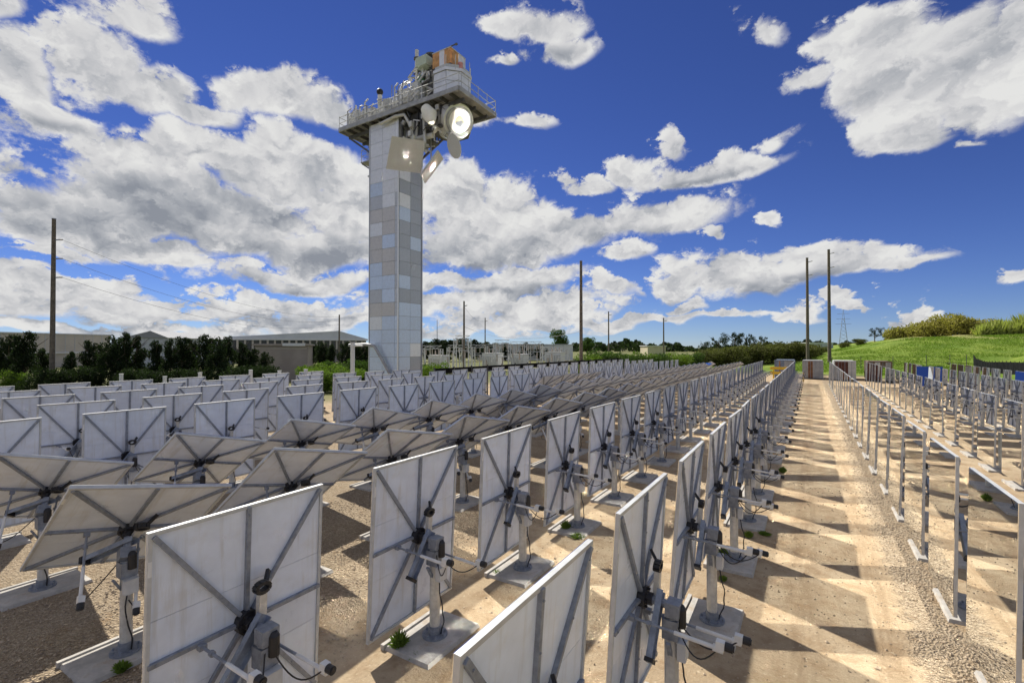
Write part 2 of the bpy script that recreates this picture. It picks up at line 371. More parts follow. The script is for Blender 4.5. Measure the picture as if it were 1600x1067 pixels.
# ------------------------------------------------------------------ heliostats
W, H, OFF, HUBZ = 1.84, 2.44, .38, 1.45
def head_meshes():
    d = {}
    mb = MB(); g = .002
    for k in range(3):
        y0 = -H/2 + .037 + k * (H - .074) / 3; mb.box((-W/2 + .037, y0 + g, -.012), (W/2 - .037, y0 + (H - .074) / 3 - g, .010))
    d['back_panel'] = mb.mesh('back_panel', 'back_white')
    d['mirror_glass'] = MB().box((-W/2, -H/2, .0125), (W/2, H/2, .019)).mesh('mirror_glass', 'mirror')
    mb = MB()
    for sx in (-1, 1): mb.box((sx*W/2 - sx*.036 if sx > 0 else sx*W/2, -H/2 + .0365, -.032), (sx*W/2 if sx > 0 else sx*W/2 + .036, H/2 - .0365, .012))
    for sy in (-1, 1): mb.box((-W/2 - .003, (sy*H/2 - .036) if sy > 0 else (sy*H/2 - .003), -.034), (W/2 + .003, (sy*H/2 + .003) if sy > 0 else (sy*H/2 + .036), .012))
    d['frame'] = mb.mesh('frame', 'rim')
    ends = [(W/2-.02, 0), (-W/2+.02, 0), (0, H/2-.02), (0, -H/2+.02), (W/2-.04, H/2-.04), (-W/2+.04, H/2-.04), (W/2-.04, -H/2+.04), (-W/2+.04, -H/2+.04)]
    sp = []
    for i, (x, y) in enumerate(ends):
        dr = Vector((x, y, 0)).normalized(); z = -.034 if i < 4 else -.0345
        mb = MB().bar(dr * .09 + Vector((0, 0, z)), Vector((x, y, z + .002)), .042, .040)
        mb.bar(dr * .10 + Vector((0, 0, -.056)), Vector((x, y, -.040)) * .45, .034, .030)
        Ls = Vector((x, y, 0)).length
        for q_ in (.30, .62, .93):
            c_ = dr * (Ls * q_); mb.tube([c_ + Vector((0, 0, -.062)), c_ + Vector((0, 0, -.052))], .010, 6)
        sp.append(mb.mesh('spoke', 'galv'))
    d['spokes'] = sp
    mb = MB().tube([(0,0,-.10),(0,0,-.014)], .125, 12); mb.tube([(0,0,-.17),(0,0,-.10)], .07, 10)
    for k in range(6):
        a = k * math.pi / 3; mb.tube([(.095*math.cos(a), .095*math.sin(a), -.125), (.095*math.cos(a), .095*math.sin(a), -.10)], .016, 6)
    d['hub'] = mb.mesh('hub', 'black')
    d['hub_ring'] = MB().tube([(0,0,-.178),(0,0,-.171)], .045, 8).mesh('hub_ring', 'rust')
    # tilt arms: an open channel down along one diagonal, a shorter one upwards
    dg = Vector((W, -H, 0)).normalized(); mb = MB()
    a, b = dg * -.12 + Vector((0, 0, -.215)), dg * .58 + Vector((0, 0, -.235))
    side = dg.cross(Vector((0, 0, 1)))
    mb.bar(a, b, .15, .012)
    for s_ in (-1, 1): mb.bar(a + side * s_ * .071 + Vector((0,0,-.034)), b + side * s_ * .071 + Vector((0,0,-.034)), .010, .056)
    d['tilt_arm'] = mb.mesh('tilt_arm', 'steel_blue')
    d['arm_cap'] = MB().bar(b - dg * .01 + Vector((0,0,-.03)), b + dg * .035 + Vector((0,0,-.03)), .165, .09).mesh('arm_cap', 'black')
    mb = MB().bar((-.07, -.03, -.19), (-.07, .33, -.19), .085, .06); d['lift_arm'] = mb.mesh('lift_arm', 'post_alloy')
    mb = MB()
    for k in range(10):
        a0, a1 = k * 2*math.pi/10, (k+1) * 2*math.pi/10
        mb.bar((-.07 + .075*math.cos(a0), .37 + .05*math.sin(a0), -.19), (-.07 + .075*math.cos(a1), .37 + .05*math.sin(a1), -.19), .035, .075, up=(0, 0, 1))
    mb.bar((-.12, .38, -.17), (-.22, .46, -.06), .05, .03)
    d['clevis'] = mb.mesh('clevis', 'black')
    # linear actuators standing straight out behind the panel
    for nm, (x, y), L in (('a', (.46, -.02), 1.02), ('b', (-.20, -.26), 1.12)):
        d['rod_' + nm] = MB().tube([(x, y, -.05), (x, y, -L + .45)], .015, 8).bar((x, y, -.11), (x, y, -.045), .05, .07).tube([(x, y, -.28), (x, y, -.24)], .03, 8).mesh('actuator_rod', 'galv')
        mb = MB().tube([(x, y, -L + .50), (x, y, -L + .12)], .021, 10); mb.tube([(x, y, -L + .125), (x, y, -L + .03)], .036, 10); mb.box((x - .036, y + .012, -L + .02), (x + .036, y + .085, -L + .10))
        d['tube_' + nm] = mb.mesh('actuator_tube', 'white_paint')
        d['cap_' + nm] = MB().tube([(x, y + .045, -L - .055), (x, y + .045, -L + .019)], .043, 12).tube([(x, y + .045, -L - .066), (x, y + .045, -L - .055)], .03, 12).mesh('motor_cap', 'black')
    pc = []
    for k in range(13):
        t = k / 12; pc.append((.44 * (1 - t) + .05 * t, .03 * (1 - t) - .16 * t - .26 * math.sin(math.pi * t), -.98 * (1 - t) - .46 * t))
    pd_ = []
    for k in range(13):
        t = k / 12; pd_.append((-.18 * (1 - t) - .02 * t, -.22 * (1 - t) - .16 * t - .20 * math.sin(math.pi * t), -1.08 * (1 - t) - .46 * t))
    d['loom'] = MB().tube(pc, .008, 6).tube(pd_, .008, 6).mesh('cable', 'black')
    d['neck'] = MB().tube([(0, 0, -OFF - .02), (0, 0, -.16)], .048, 10).box((-.09, -.10, -OFF - .10), (.09, .06, -OFF + .05)).mesh('neck', 'galv')
    d['white_tag'] = MB().box((W/2 - .034, H/2 - .40, -.0345), (W/2 - .004, H/2 - .26, -.0325)).mesh('white_tag', 'white_paint')
    # far version: braces joined
    mb = MB()
    for (x, y) in ends:
        mb.bar((0, 0, -.034), (x, y, -.032), .055, .042)
    mb.tube([(0,0,-.17),(0,0,-.014)], .11, 8); mb.tube([(0,0,-OFF),(0,0,-.16)], .05, 6)
    d['brace_far'] = mb.mesh('brace', 'galv')
    mb = MB()
    for (x, y), L in (((.46, -.02), 1.02), ((-.20, -.26), 1.12)):
        mb.tube([(x, y, -.05), (x, y, -L + .4)], .016, 6)
    d['rods_far'] = mb.mesh('actuator_rod', 'galv')
    mb = MB()
    for (x, y), L in (((.46, -.02), 1.02), ((-.20, -.26), 1.12)):
        mb.tube([(x, y, -L + .5), (x, y, -L + .1)], .022, 6); mb.tube([(x, y, -L + .11), (x, y, -L + .0)], .04, 6)
    d['tubes_far'] = mb.mesh('actuator_tube', 'white_paint')
    mb = MB()
    for (x, y), L in (((.46, -.02), 1.02), ((-.20, -.26), 1.12)): mb.tube([(x, y + .05, -L - .08), (x, y + .05, -L)], .045, 8)
    d['caps_far'] = mb.mesh('motor_cap', 'black')
    return d
def base_meshes():
    d = {}
    d['post'] = MB().tube([(0,0,.06),(0,0,HUBZ - .12)], .078, 10).mesh('post', 'post_alloy')
    mb = MB().box((-.085, -.095, HUBZ - .34), (.085, .095, HUBZ - .125)); mb.bar((.0, .0, HUBZ - .62), (.0, -.16, HUBZ - .34), .05, .03); d['post_head'] = mb.mesh('post_head', 'galv')
    d['drive_motor'] = MB().tube([(.10, .03, HUBZ - .22), (.10, .03, HUBZ - .02)], [.055, .055], 12).tube([(.10, .03, HUBZ - .02), (.10, .03, HUBZ + .02)], [.055, .03], 12).mesh('drive_motor', 'black')
    d['junction_box'] = MB().box((.076, -.08, HUBZ - .55), (.165, .085, HUBZ - .36)).box((.072, -.084, HUBZ - .358), (.169, .089, HUBZ - .349)).mesh('junction_box', 'grey_box')
    mb = MB().tube([(0,0,.055),(0,0,.082)], .19, 16); mb.tube([(0,0,.082),(0,0,.20)], .092, 14)
    for k in range(8):
        a = k * math.pi / 4; mb.tube([(.155*math.cos(a), .155*math.sin(a), .082), (.155*math.cos(a), .155*math.sin(a), .115)], .016, 6)
    d['base_flange'] = mb.mesh('base_flange', 'galv')
    pad = MB(); pad.add([(-.42,-.60,0),(.40,-.60,0),(.40,.60,0),(-.42,.60,0),(-.40,-.58,.055),(.38,-.58,.055),(.38,.58,.055),(-.40,.58,.055)], [(4,5,6,7),(0,1,5,4),(1,2,6,5),(2,3,7,6),(3,0,4,7)])
    d['concrete_pad'] = pad.mesh('concrete_pad', 'concrete')
    d['kerb'] = MB().box((-.485, -.62, 0), (-.425, .62, .075)).mesh('edge_strip', 'concrete')
    p = []
    for k in range(14):
        t = k / 13; p.append((.09 + .10 * math.sin(t * 3.1) + .01*math.sin(t*19), -.02 - .05 * math.sin(t * 5), HUBZ - .5 - t * (HUBZ - .58)))
    d['cable'] = MB().tube(p, .010, 6).mesh('cable', 'black')
    return d
HM, BM = head_meshes(), base_meshes()
def head_matrix(az, el, roll):
    n = Vector((math.cos(el) * math.cos(az), math.cos(el) * math.sin(az), math.sin(el)))
    a = Vector((-math.sin(az), math.cos(az), 0)); b = n.cross(a)
    a2 = a * math.cos(roll) + b * math.sin(roll); b2 = n.cross(a2)
    m = Matrix((a2, b2, n)).transposed().to_4x4()
    m.translation = Vector((0, 0, HUBZ)) + n * OFF
    return m
def heliostat(X, Y, az, el, roll, near, label, group, glass=None):
    root = thing('heliostat', (X, Y, 0), label, 'heliostat', group)
    hm = head_matrix(az, el, roll)
    bk = link('back_panel', HM['back_panel'], root, hm)
    link('mirror_glass', glass or HM['mirror_glass'], bk); link('frame', HM['frame'], bk)
    if near:
        for m in HM['spokes']: link('spoke', m, bk)
        for k, nm in (('hub', 'hub'), ('hub_ring', 'hub_ring'), ('tilt_arm', 'tilt_arm'), ('arm_cap', 'arm_cap'), ('lift_arm', 'lift_arm'), ('clevis', 'clevis'), ('neck', 'neck'), ('white_tag', 'white_tag'),
                      ('loom', 'cable'), ('rod_a', 'actuator_rod'), ('tube_a', 'actuator_tube'), ('cap_a', 'motor_cap'), ('rod_b', 'actuator_rod'), ('tube_b', 'actuator_tube'), ('cap_b', 'motor_cap')):
            link(nm, HM[k], bk)
        for k, nm in (('post', 'post'), ('post_head', 'post_head'), ('drive_motor', 'drive_motor'), ('junction_box', 'junction_box'), ('base_flange', 'base_flange'), ('cable', 'cable'), ('kerb', 'edge_strip')):
            link(nm, BM[k], root)
        pd = link('concrete_pad', BM['concrete_pad'], root)
        if X > 0: bpy.data.objects.remove([c for c in root.children if c.name.startswith('edge_strip')][0])
    else:
        for k, nm in (('brace_far', 'brace'), ('rods_far', 'actuator_rod'), ('tubes_far', 'actuator_tube'), ('caps_far', 'motor_cap')): link(nm, HM[k], bk)
        for k, nm in (('post', 'post'), ('junction_box', 'junction_box'), ('concrete_pad', 'concrete_pad'), ('kerb', 'edge_strip')): link(nm, BM[k], root)
    return root
Y0, DY = 3.0, 2.6
def dished(f):                                              # shallow dish: radius twice the throw
    nx_, ny_ = 12, 16; vs, fs = [], []
    for j in range(ny_ + 1):
        for i in range(nx_ + 1):
            x, y = -W/2 + W*i/nx_, -H/2 + H*j/ny_; vs.append((x, y, .0135 + (x*x + y*y) / (4*f)))
    for j in range(ny_):
        for i in range(nx_): a = j*(nx_+1) + i; fs.append((a, a+1, a+nx_+2, a+nx_+1))
    me = bpy.data.meshes.new('mirror_glass'); me.from_pydata(vs, [], fs); me.materials.append(M['mirror']); me.shade_smooth(); return me
AIM = {(4, 11): at(633, 38.2, 240), (4, 12): Vector((-24.4, 31.1, 23.3)), (4, 10): at(677, 38.9, 261), (4, 13): at(671, 38.5, 180)}
rows = []
LEFT = ['the row along the left edge of the lane'] + [f'the {ORD[k]} row left of the lane' for k in range(1, 9)]
for k in range(9):
    rows.append((-1.35 - 3.47 * k, 1 if k == 8 else 0, {7: 9, 8: 7}.get(k, 25), LEFT[k], k))
RIGHT = ['the row along the right edge of the lane'] + [f'the {ORD[k]} row right of the lane' for k in range(1, 4)]
for k, j0 in enumerate((2, 7, 12, 17)):
    rows.append((2.25 + 3.5 * k, j0, 25, RIGHT[k], 100 + k))
for (X, j0, j1, rname, k) in rows:
    for j in range(j0, j1 + 1):
        Yj = Y0 + DY * j; dist = math.hypot(X, Yj)
        az, el, roll, word = R(180 + random.gauss(0, .7)), R(2.0 + random.gauss(0, .5)), R(random.gauss(0, .25)), 'upright'
        if k == 0: el += R(2.0)
        if k in (2, 3):
            az, el, roll, word = R((157 if k == 2 else 151) + random.gauss(0, .6)), R((50 + 1.5 * min(j, 3) if k == 2 else 52 + 2.5 * min(j, 2)) + random.gauss(0, .6)), R((18.5 if k == 2 else 24) + random.gauss(0, .5)), 'tilted-back'
        if k in (4, 5, 6, 7, 8): az += R(random.gauss(0, 1.2))
        if (k, j) == (3, 24): az, el, roll = R(215), R(62), R(0)
        if (k, j) == (102, 21): az, el, roll, word = R(262), R(45), R(0), 'tilted blue-reflecting'
        Xj = X
        if (k, j) == (1, 0): Xj, Yj = X + .06, Yj - .09
        gl = None
        if (k, j) in AIM:                                   # tracking units, dished to throw a spot on the tower
            P_ = Vector((X, Yj, HUBZ)); to = (AIM[(k, j)] - P_); dd = to.length; nn = (to.normalized() + SUN).normalized()
            az, el, roll, word, gl = math.atan2(nn.y, nn.x), math.asin(nn.z), 0.0, 'sun-tracking', dished(dd * (3.2 if j == 12 else 1.15))
        heliostat(Xj, Yj, az, el, roll, dist < 21, f'{word} heliostat, {ORD[j - j0]} from the camera in {rname}', 'heliostats of ' + rname, gl)

# ------------------------------------------------------------------ receiver tower
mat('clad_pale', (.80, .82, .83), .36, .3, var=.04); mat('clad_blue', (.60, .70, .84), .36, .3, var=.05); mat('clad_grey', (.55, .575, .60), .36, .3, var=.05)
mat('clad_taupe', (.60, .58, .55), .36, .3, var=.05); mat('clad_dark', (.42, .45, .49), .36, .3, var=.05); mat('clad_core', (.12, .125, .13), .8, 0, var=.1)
mat('silver', (.76, .77, .78), .36, .4, var=.08, scale=1.5); mat('dull_steel', (.36, .365, .37), .5, .3, var=.2, scale=2); mat('dark_steel', (.10, .103, .107), .55, .3, var=.25, scale=2)
mat('copper', (.58, .30, .11), .5, .2, var=.3, scale=2); mat('tarp_green', (.07, .17, .09), .7, 0, var=.3); mat('pale_green', (.48, .56, .46), .5, 0, var=.06)
mat('target_grey', (.55, .55, .51), .7, 0, var=.04); mat('ceramic', (.85, .84, .78), .7, 0, var=.03); mat('ceramic_core', (.45, .40, .27), .8, 0, var=.1); mat('pink_drum', (.55, .25, .24), .6, 0, var=.2)
for c_ in ('clad_pale', 'clad_blue', 'clad_grey', 'clad_taupe', 'clad_dark'): weather(c_, (.45, .44, .42), .22, .05, 3.0, 3.0)
TX0, TX1, TY0, TY1 = -33.35, -29.8, 29.8, 32.8
ZP = 24.45
tower = thing('solar_tower', ((TX0+TX1)/2, (TY0+TY1)/2, 0), 'tall square receiver tower in grey and blue panels with wide overhanging top platform', 'tower')
TO = Vector(((TX0+TX1)/2, (TY0+TY1)/2, 0))
def tw(mb, name, material, parent=None, smooth=False):        # mesh given in world metres, stored about the tower's foot
    mb.v = [tuple(Vector(v) - TO) for v in mb.v]
    return mb.build(name, material, parent if parent is not None else tower, smooth)
tw(MB().box((TX0+.06, TY0+.06, 0), (TX1-.06, TY1-.06, 24.1)), 'core', 'clad_core')
PAL = {'p': 'clad_pale', 'b': 'clad_blue', 'g': 'clad_grey', 't': 'clad_taupe', 'd': 'clad_dark'}
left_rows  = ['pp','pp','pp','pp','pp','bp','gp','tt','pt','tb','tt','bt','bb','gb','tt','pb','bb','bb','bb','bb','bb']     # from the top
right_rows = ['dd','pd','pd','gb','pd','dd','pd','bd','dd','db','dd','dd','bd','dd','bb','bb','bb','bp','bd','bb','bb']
ZB = [0.0] + [17.65 + 1.176 * i for i in range(-14, 6)] + [24.1]
ZB = sorted(set(round(z, 3) for z in ZB))
pan_cache = {}
def clad_panel(w, h, key, axis):
    k = (round(w, 3), round(h, 3), key, axis)
    if k not in pan_cache:
        mb = MB()
        g, t = .012, .05
        if axis == 'x': mb.box((g, -t, g), (w - g, 0, h - g))
        else: mb.box((0, g, g), (t, w - g, h - g))
        pan_cache[k] = mb.mesh('cladding_panel', PAL[key])
    return pan_cache[k]
nz = len(ZB) - 1
for i in range(nz):
    z0, z1 = ZB[i], ZB[i+1]; r_ = nz - 1 - i
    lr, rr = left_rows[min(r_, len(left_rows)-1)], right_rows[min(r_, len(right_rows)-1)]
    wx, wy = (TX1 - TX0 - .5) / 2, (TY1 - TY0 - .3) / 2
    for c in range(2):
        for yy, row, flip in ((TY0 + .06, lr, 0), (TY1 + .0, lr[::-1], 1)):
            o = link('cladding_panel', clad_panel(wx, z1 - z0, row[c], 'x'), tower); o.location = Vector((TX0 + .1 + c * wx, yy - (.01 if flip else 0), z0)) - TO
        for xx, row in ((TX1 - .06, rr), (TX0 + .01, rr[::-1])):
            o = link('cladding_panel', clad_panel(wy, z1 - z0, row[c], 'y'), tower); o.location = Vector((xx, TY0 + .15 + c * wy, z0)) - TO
    o = link('cladding_panel', clad_panel(.38, z1 - z0, 'p' if r_ < 6 else ('b' if r_ > 14 else 'g'), 'x'), tower); o.location = Vector((TX1 - .40, TY0 + .06, z0)) - TO
tw(MB().box((TX1 - .06, TY0 - .03, 0), (TX1 + .03, TY0 + .06, 24.1)), 'corner_trim', 'clad_pale')
tw(MB().box((TX0 - .02, TY0 - .02, 0), (TX0 + .08, TY0 + .05, 24.1)), 'corner_trim', 'clad_grey')
tw(MB().box((TX1 - .06, TY1 - .05, 0), (TX1 + .02, TY1 + .04, 24.1)), 'corner_trim', 'clad_dark')
# pipe running down the foot of the tower from the white stack
tw(MB().tube([(-35.2, 29.2, 4.55), (-33.2, 29.35, 4.62), (-32.3, 29.45, 4.5), (-31.9, 29.5, 4.0), (-30.1, 29.6, 1.6), (-30.1, 29.6, .4)], .14, 10), 'drain_pipe', 'dull_steel', smooth=True)
# platform
PX0, PX1, PY0, PY1 = -36.9, -22.9, 29.3, 34.5
deck = tw(MB().box((PX0+.1, PY0+.1, ZP - .06), (PX1-.1, PY1-.1, ZP)), 'platform_deck', 'dull_steel')
for (a, b) in (((PX0, PY0), (PX1, PY0)), ((PX0, PY1), (PX1, PY1)), ((PX0, PY0), (PX0, PY1)), ((PX1, PY0), (PX1, PY1))):
    d_ = (Vector((*b, 0)) - Vector((*a, 0))).normalized() * .06
    tw(MB().bar((a[0]+d_.x, a[1]+d_.y, ZP - .10), (b[0]-d_.x, b[1]-d_.y, ZP - .10), .12, .36), 'edge_beam', 'dull_steel', deck)
for i in range(1, 14):
    x = PX0 + i * (PX1 - PX0) / 14
    tw(MB().box((x - .05, PY0 + .12, ZP - .36), (x + .05, PY1 - .12, ZP - .065)), 'floor_beam', 'dark_steel', deck)
for y in (30.3, 31.9, 33.6): tw(MB().box((PX0 + .3, y - .08, ZP - .66), (PX1 - .3, y + .08, ZP - .365)), 'girder', 'dark_steel', deck)
for (x0, x1) in ((TX0 + .1, PX0 + .6), (TX1 - .1, -24.5)):
    for y in (30.2, 32.4):
        tw(MB().bar((x0, y, 21.6 if x1 < x0 else 21.0), (x1, y, ZP - .7), .14, .16), 'knee_brace', 'dark_steel', deck)
# railing
rl = MB()
loop = [(PX0+.05, PY0+.05), (PX1-.05, PY0+.05), (PX1-.05, PY1-.05), (PX0+.05, PY1-.05), (PX0+.05, PY0+.05)]
for z in (ZP + .55, ZP + 1.1):
    for a, b in zip(loop[:-1], loop[1:]): rl.tube([(a[0], a[1], z), (b[0], b[1], z)], .028, 6)
rail = tw(rl, 'railing', 'rim')
pm = MB().tube([(0,0,.0),(0,0,1.1)], .026, 6).mesh('railing_post', 'rim')
for a, b in zip(loop[:-1], loop[1:]):
    n_ = int(math.hypot(b[0]-a[0], b[1]-a[1]) / 1.25)
    for i in range(n_):
        o = link('railing_post', pm, rail); o.location = Vector((a[0] + (b[0]-a[0])*i/n_, a[1] + (b[1]-a[1])*i/n_, ZP + .08)) - TO
# gear on the deck, left half
def cyl_between(a, b, r, name, m, par=None): return tw(MB().tube([a, b], r, 12), name, m, par, True)
for i, (x, y, w, dpt, hh, m) in enumerate([(-36.2, 31.0, .7, 1.2, 1.0, 'white_paint'), (-35.3, 30.2, .5, .5, .8, 'grey_box'), (-34.6, 30.8, .8, .9, .9, 'white_paint'), (-33.4, 30.3, .6, .6, .6, 'subst'),
                                          (-32.6, 31.0, .9, 1.0, 1.15, 'white_paint'), (-31.4, 30.2, .7, .6, .8, 'grey_box'), (-30.4, 30.9, .9, 1.0, 1.3, 'silver'), (-29.2, 30.2, .8, .7, 1.0, 'white_paint'), (-28.3, 30.6, .7, .9, 1.5, 'subst')]):
    tw(MB().box((x - w/2, y - dpt/2, ZP + .05), (x + w/2, y + dpt/2, ZP + .75 + hh)).box((x - w/2 - .03, y - dpt/2 - .03, ZP + .752 + hh), (x + w/2 + .03, y + dpt/2 + .03, ZP + .79 + hh)), 'plant_cabinet', m, deck)
for k, (y, z, r) in enumerate(((29.75, .35, .10), (29.7, .75, .07), (31.9, 1.5, .14), (32.6, .9, .10))):
    tw(MB().tube([(-36.0 + k * .4, y, ZP + z), (-31, y, ZP + z + .1), (-28.2, y, ZP + z + .25), (-27.6, y + .2, ZP + z + .9)], r, 8), 'process_pipe', ('subst', 'white_paint', 'silver', 'rim')[k], deck, True)
tw(MB().tube([(-35.9, 29.8, ZP + .1), (-35.9, 29.8, ZP + 1.2), (-35.2, 29.8, ZP + 1.75), (-34.7, 30.0, ZP + 1.3), (-34.7, 30.0, ZP + .1)], .07, 8), 'looped_pipe', 'subst', deck, True)
rs = random.Random(3)
for k in range(44):
    x = rs.uniform(-36.3, -27.6); y = rs.uniform(29.55, 31.4); h_ = rs.uniform(.8, 2.0) * (1.0 if x < -31 else 1.35)
    tw(MB().tube([(x, y, ZP + .05), (x, y, ZP + h_), (x + rs.uniform(-.7, .7), y + rs.uniform(-.3, .3), ZP + h_ + .02)], rs.uniform(.035, .08), 7), 'process_pipe', rs.choice(['subst', 'rim', 'dull_steel', 'white_paint']), deck, True)
# mast with the black ball
mastp = tw(MB().tube([(-32.0, 29.75, ZP - .5), (-32.0, 29.75, ZP + 1.9)], .08, 10).tube([(-32.0, 29.75, ZP + 1.15), (-32.0, 29.75, ZP + 2.0)], .2, 12), 'camera_mast', 'white_paint', deck, True)
bm = bmesh.new(); bmesh.ops.create_icosphere(bm, subdivisions=2, radius=.30); me = bpy.data.meshes.new('camera_dome'); bm.to_mesh(me); bm.free(); me.materials.append(M['black']); me.shade_smooth()
o = link('camera_dome', me, mastp); o.location = Vector((-32.0, 29.75, ZP + 2.3)) - TO
# pipe stack behind the receiver
for k, (dx, dy, zt, r, m) in enumerate(((0, 0, 30.4, .16, 'subst'), (.55, .35, 29.9, .2, 'dull_steel'), (.95, -.25, 29.4, .13, 'silver'), (-.35, .4, 28.0, .1, 'rim'), (1.35, .3, 29.7, .28, 'dark_steel'), (.35, -.4, 28.6, .09, 'white_paint'))):
    x, y = -29.2 + dx, 31.4 + dy
    st = tw(MB().tube([(x, y, ZP), (x, y, zt)], r, 10), 'riser_pipe', m, None, True)
    for z in np.arange(ZP + .9, zt, 1.05): tw(MB().tube([(x, y, z), (x, y, z + .14)], r * 1.75, 12), 'pipe_flange', rs.choice(['subst', 'dull_steel', 'dark_steel']), st, True)
tw(MB().box((-28.6, 30.6, 28.3), (-27.4, 31.4, 29.1)), 'control_cabinet', 'pale_green')
tw(MB().box((-27.6, 31.2, 25.0), (-27.1, 32.6, 28.4)), 'duct_frame', 'dark_steel')
for k in range(4):
    tw(MB().bar((-29.4, 31.2, 25.2 + k), (-27.0, 31.8, 25.6 + k * 1.15), .09, .09), 'support_strut', ('dull_steel', 'dark_steel')[k % 2])
tw(MB().tube([(-30.6, 30.6, ZP + .1), (-30.6, 30.6, 26.4), (-30.2, 30.7, 27.3), (-29.4, 31.0, 27.7)], .13, 10), 'riser_bend', 'white_paint', None, True)
# receiver vessel: eight flat clad sides
RX, RY, RR = -25.7, 31.9, 1.66
def octo(z0, z1, r0, r1=None):
    r1 = r1 or r0; mb = MB(); vs = []
    for z, r in ((z0, r0), (z1, r1)):
        for k in range(8):
            a = math.pi / 8 + k * math.pi / 4; vs.append((RX + r * math.cos(a), RY + r * math.sin(a), z))
    return mb.add(vs, [tuple(range(7, -1, -1)), tuple(range(8, 16))] + [(k, (k+1) % 8, 8 + (k+1) % 8, 8 + k) for k in range(8)])
vessel = tw(octo(22.4, 27.0, RR - .03), 'receiver_vessel', 'dark_steel')
zz = [22.4, 23.2, 24.3, 25.2, 26.1, 26.9]
for i in range(5):
    for k in range(8):
        a0, a1 = math.pi/8 + k*math.pi/4, math.pi/8 + (k+1)*math.pi/4; e = .02
        p0 = Vector((RX + RR*math.cos(a0), RY + RR*math.sin(a0), 0)); p1 = Vector((RX + RR*math.cos(a1), RY + RR*math.sin(a1), 0)); n_ = (p0 + p1)/2 - Vector((RX, RY, 0)); n_.normalize()
        q0, q1 = p0.lerp(p1, e), p0.lerp(p1, 1 - e); z0, z1 = zz[i] + .02, zz[i+1] - .02
        mb = MB(); mb.add([(*(q0 - n_*.04).xy, z0), (*(q1 - n_*.04).xy, z0), (*q1.xy, z0), (*q0.xy, z0), (*(q0 - n_*.04).xy, z1), (*(q1 - n_*.04).xy, z1), (*q1.xy, z1), (*q0.xy, z1)], [(0,1,2,3),(4,5,6,7),(0,1,5,4),(1,2,6,5),(2,3,7,6),(3,0,4,7)])
        tw(mb, 'vessel_panel', 'silver', vessel)
tw(octo(26.92, 27.16, RR + .08), 'vessel_rim', 'silver', vessel); tw(octo(27.18, 27.5, RR - .1), 'vessel_rim', 'rim', vessel)
top = tw(MB().box((RX - 1.15, RY - 1.1, 27.52), (RX + .75, RY + .9, 27.7)), 'head_frame', 'dark_steel')
for (x0, x1, y0, y1) in ((RX-1.15, RX-.45, RY-1.12, RY-1.06), (RX-.42, RX+.1, RY-1.12, RY-1.06), (RX+.13, RX+.75, RY-1.12, RY-1.06), (RX+.70, RX+.76, RY-1.0, RY-.1), (RX+.70, RX+.76, RY-.06, RY+.9), (RX-1.15, RX-1.09, RY-1.0, RY+.9), (RX-1.05, RX+.7, RY+.86, RY+.92)):
    tw(MB().box((x0, y0, 27.71), (x1, y1, 28.95)), 'head_panel', 'silver' if abs(x0 - (RX - .42)) < .01 or abs(y0 - (RY - .06)) < .01 else 'copper', top)
tw(MB().box((RX - 1.3, RY - .4, 28.97), (RX + .2, RY + 1.0, 29.12)), 'cover', 'tarp_green', top)
tw(MB().bar((RX - 1.2, RY - 1.1, 28.98), (RX + .8, RY - 1.1, 28.98), .08, .08).bar((RX + .75, RY - 1.05, 28.98), (RX + .75, RY + .9, 28.98), .08, .08), 'top_rail', 'rim', top)
for k in range(12):
    x, y, z = rs.uniform(-29.6, -27.3), rs.uniform(30.4, 32.2), rs.uniform(25.0, 28.2)
    if k % 2: tw(MB().box((x - .3, y - .25, z), (x + .3, y + .25, z + rs.uniform(.3, .8))), 'equipment_box', rs.choice(['dark_steel', 'dull_steel', 'tarp_green', 'subst']))
    else: tw(MB().tube([(x, y, z), (x + rs.uniform(-1, 1), y, z + .2), (x + rs.uniform(-1, 1), y + .2, z + 1.0)], rs.uniform(.06, .14), 8), 'cross_pipe', rs.choice(['subst', 'dark_steel', 'rim']), None, True)
tw(MB().bar((RX + .0, RY - .6, 28.6), (RX + .0, RY - .6, 29.45), .08, .08).bar((RX - .1, RY - .6, 29.4), (RX + .95, RY - .6, 29.42), .07, .08).box((RX + .85, RY - .68, 29.34), (RX + 1.05, RY - .52, 29.46)), 'hoist_arm', 'dark_steel', top)
tw(MB().tube([(RX + 1.3, RY - .5, 27.2), (RX + 1.3, RY - .5, 27.75)], .22, 12), 'drum', 'pink_drum', vessel, True)
for k in range(5):
    a = -1.2 + k * .5; tw(MB().tube([(RX + 1.6*math.cos(a), RY + 1.6*math.sin(a), 27.0), (RX + 1.6*math.cos(a), RY + 1.6*math.sin(a), 28.2)], .03, 6), 'guard_post', 'rim', vessel)
# snout with the round aperture
DN = Vector((.80, -.42, -.42)).normalized(); C0 = Vector((RX, RY, 23.7)) + Vector((.1, -.1, -.2))
def ring(c, d, r0, r1, h0, h1, n=32):
    x = d.cross(Vector((0, 0, 1))).normalized(); y = x.cross(d); mb = MB(); vs = []
    for (r, hh) in ((r1, h0), (r1, h1), (r0, h1), (r0, h0)):
        for k in range(n): a = 2*math.pi*k/n; vs.append(c + d*hh + (x*math.cos(a) + y*math.sin(a))*r)
    fs = []
    for i in range(4):
        for k in range(n): fs.append((i*n + k, i*n + (k+1) % n, ((i+1) % 4)*n + (k+1) % n, ((i+1) % 4)*n + k))
    return mb.add(vs, fs)
snout = tw(MB().tube([C0 - DN*.6, C0 + DN*1.0, C0 + DN*1.55], [1.55, 1.5, 1.3], 28), 'receiver_snout', 'silver', None, True)
tw(ring(C0, DN, .93, 1.12, 1.56, 1.80), 'aperture_collar', 'dull_steel', snout)
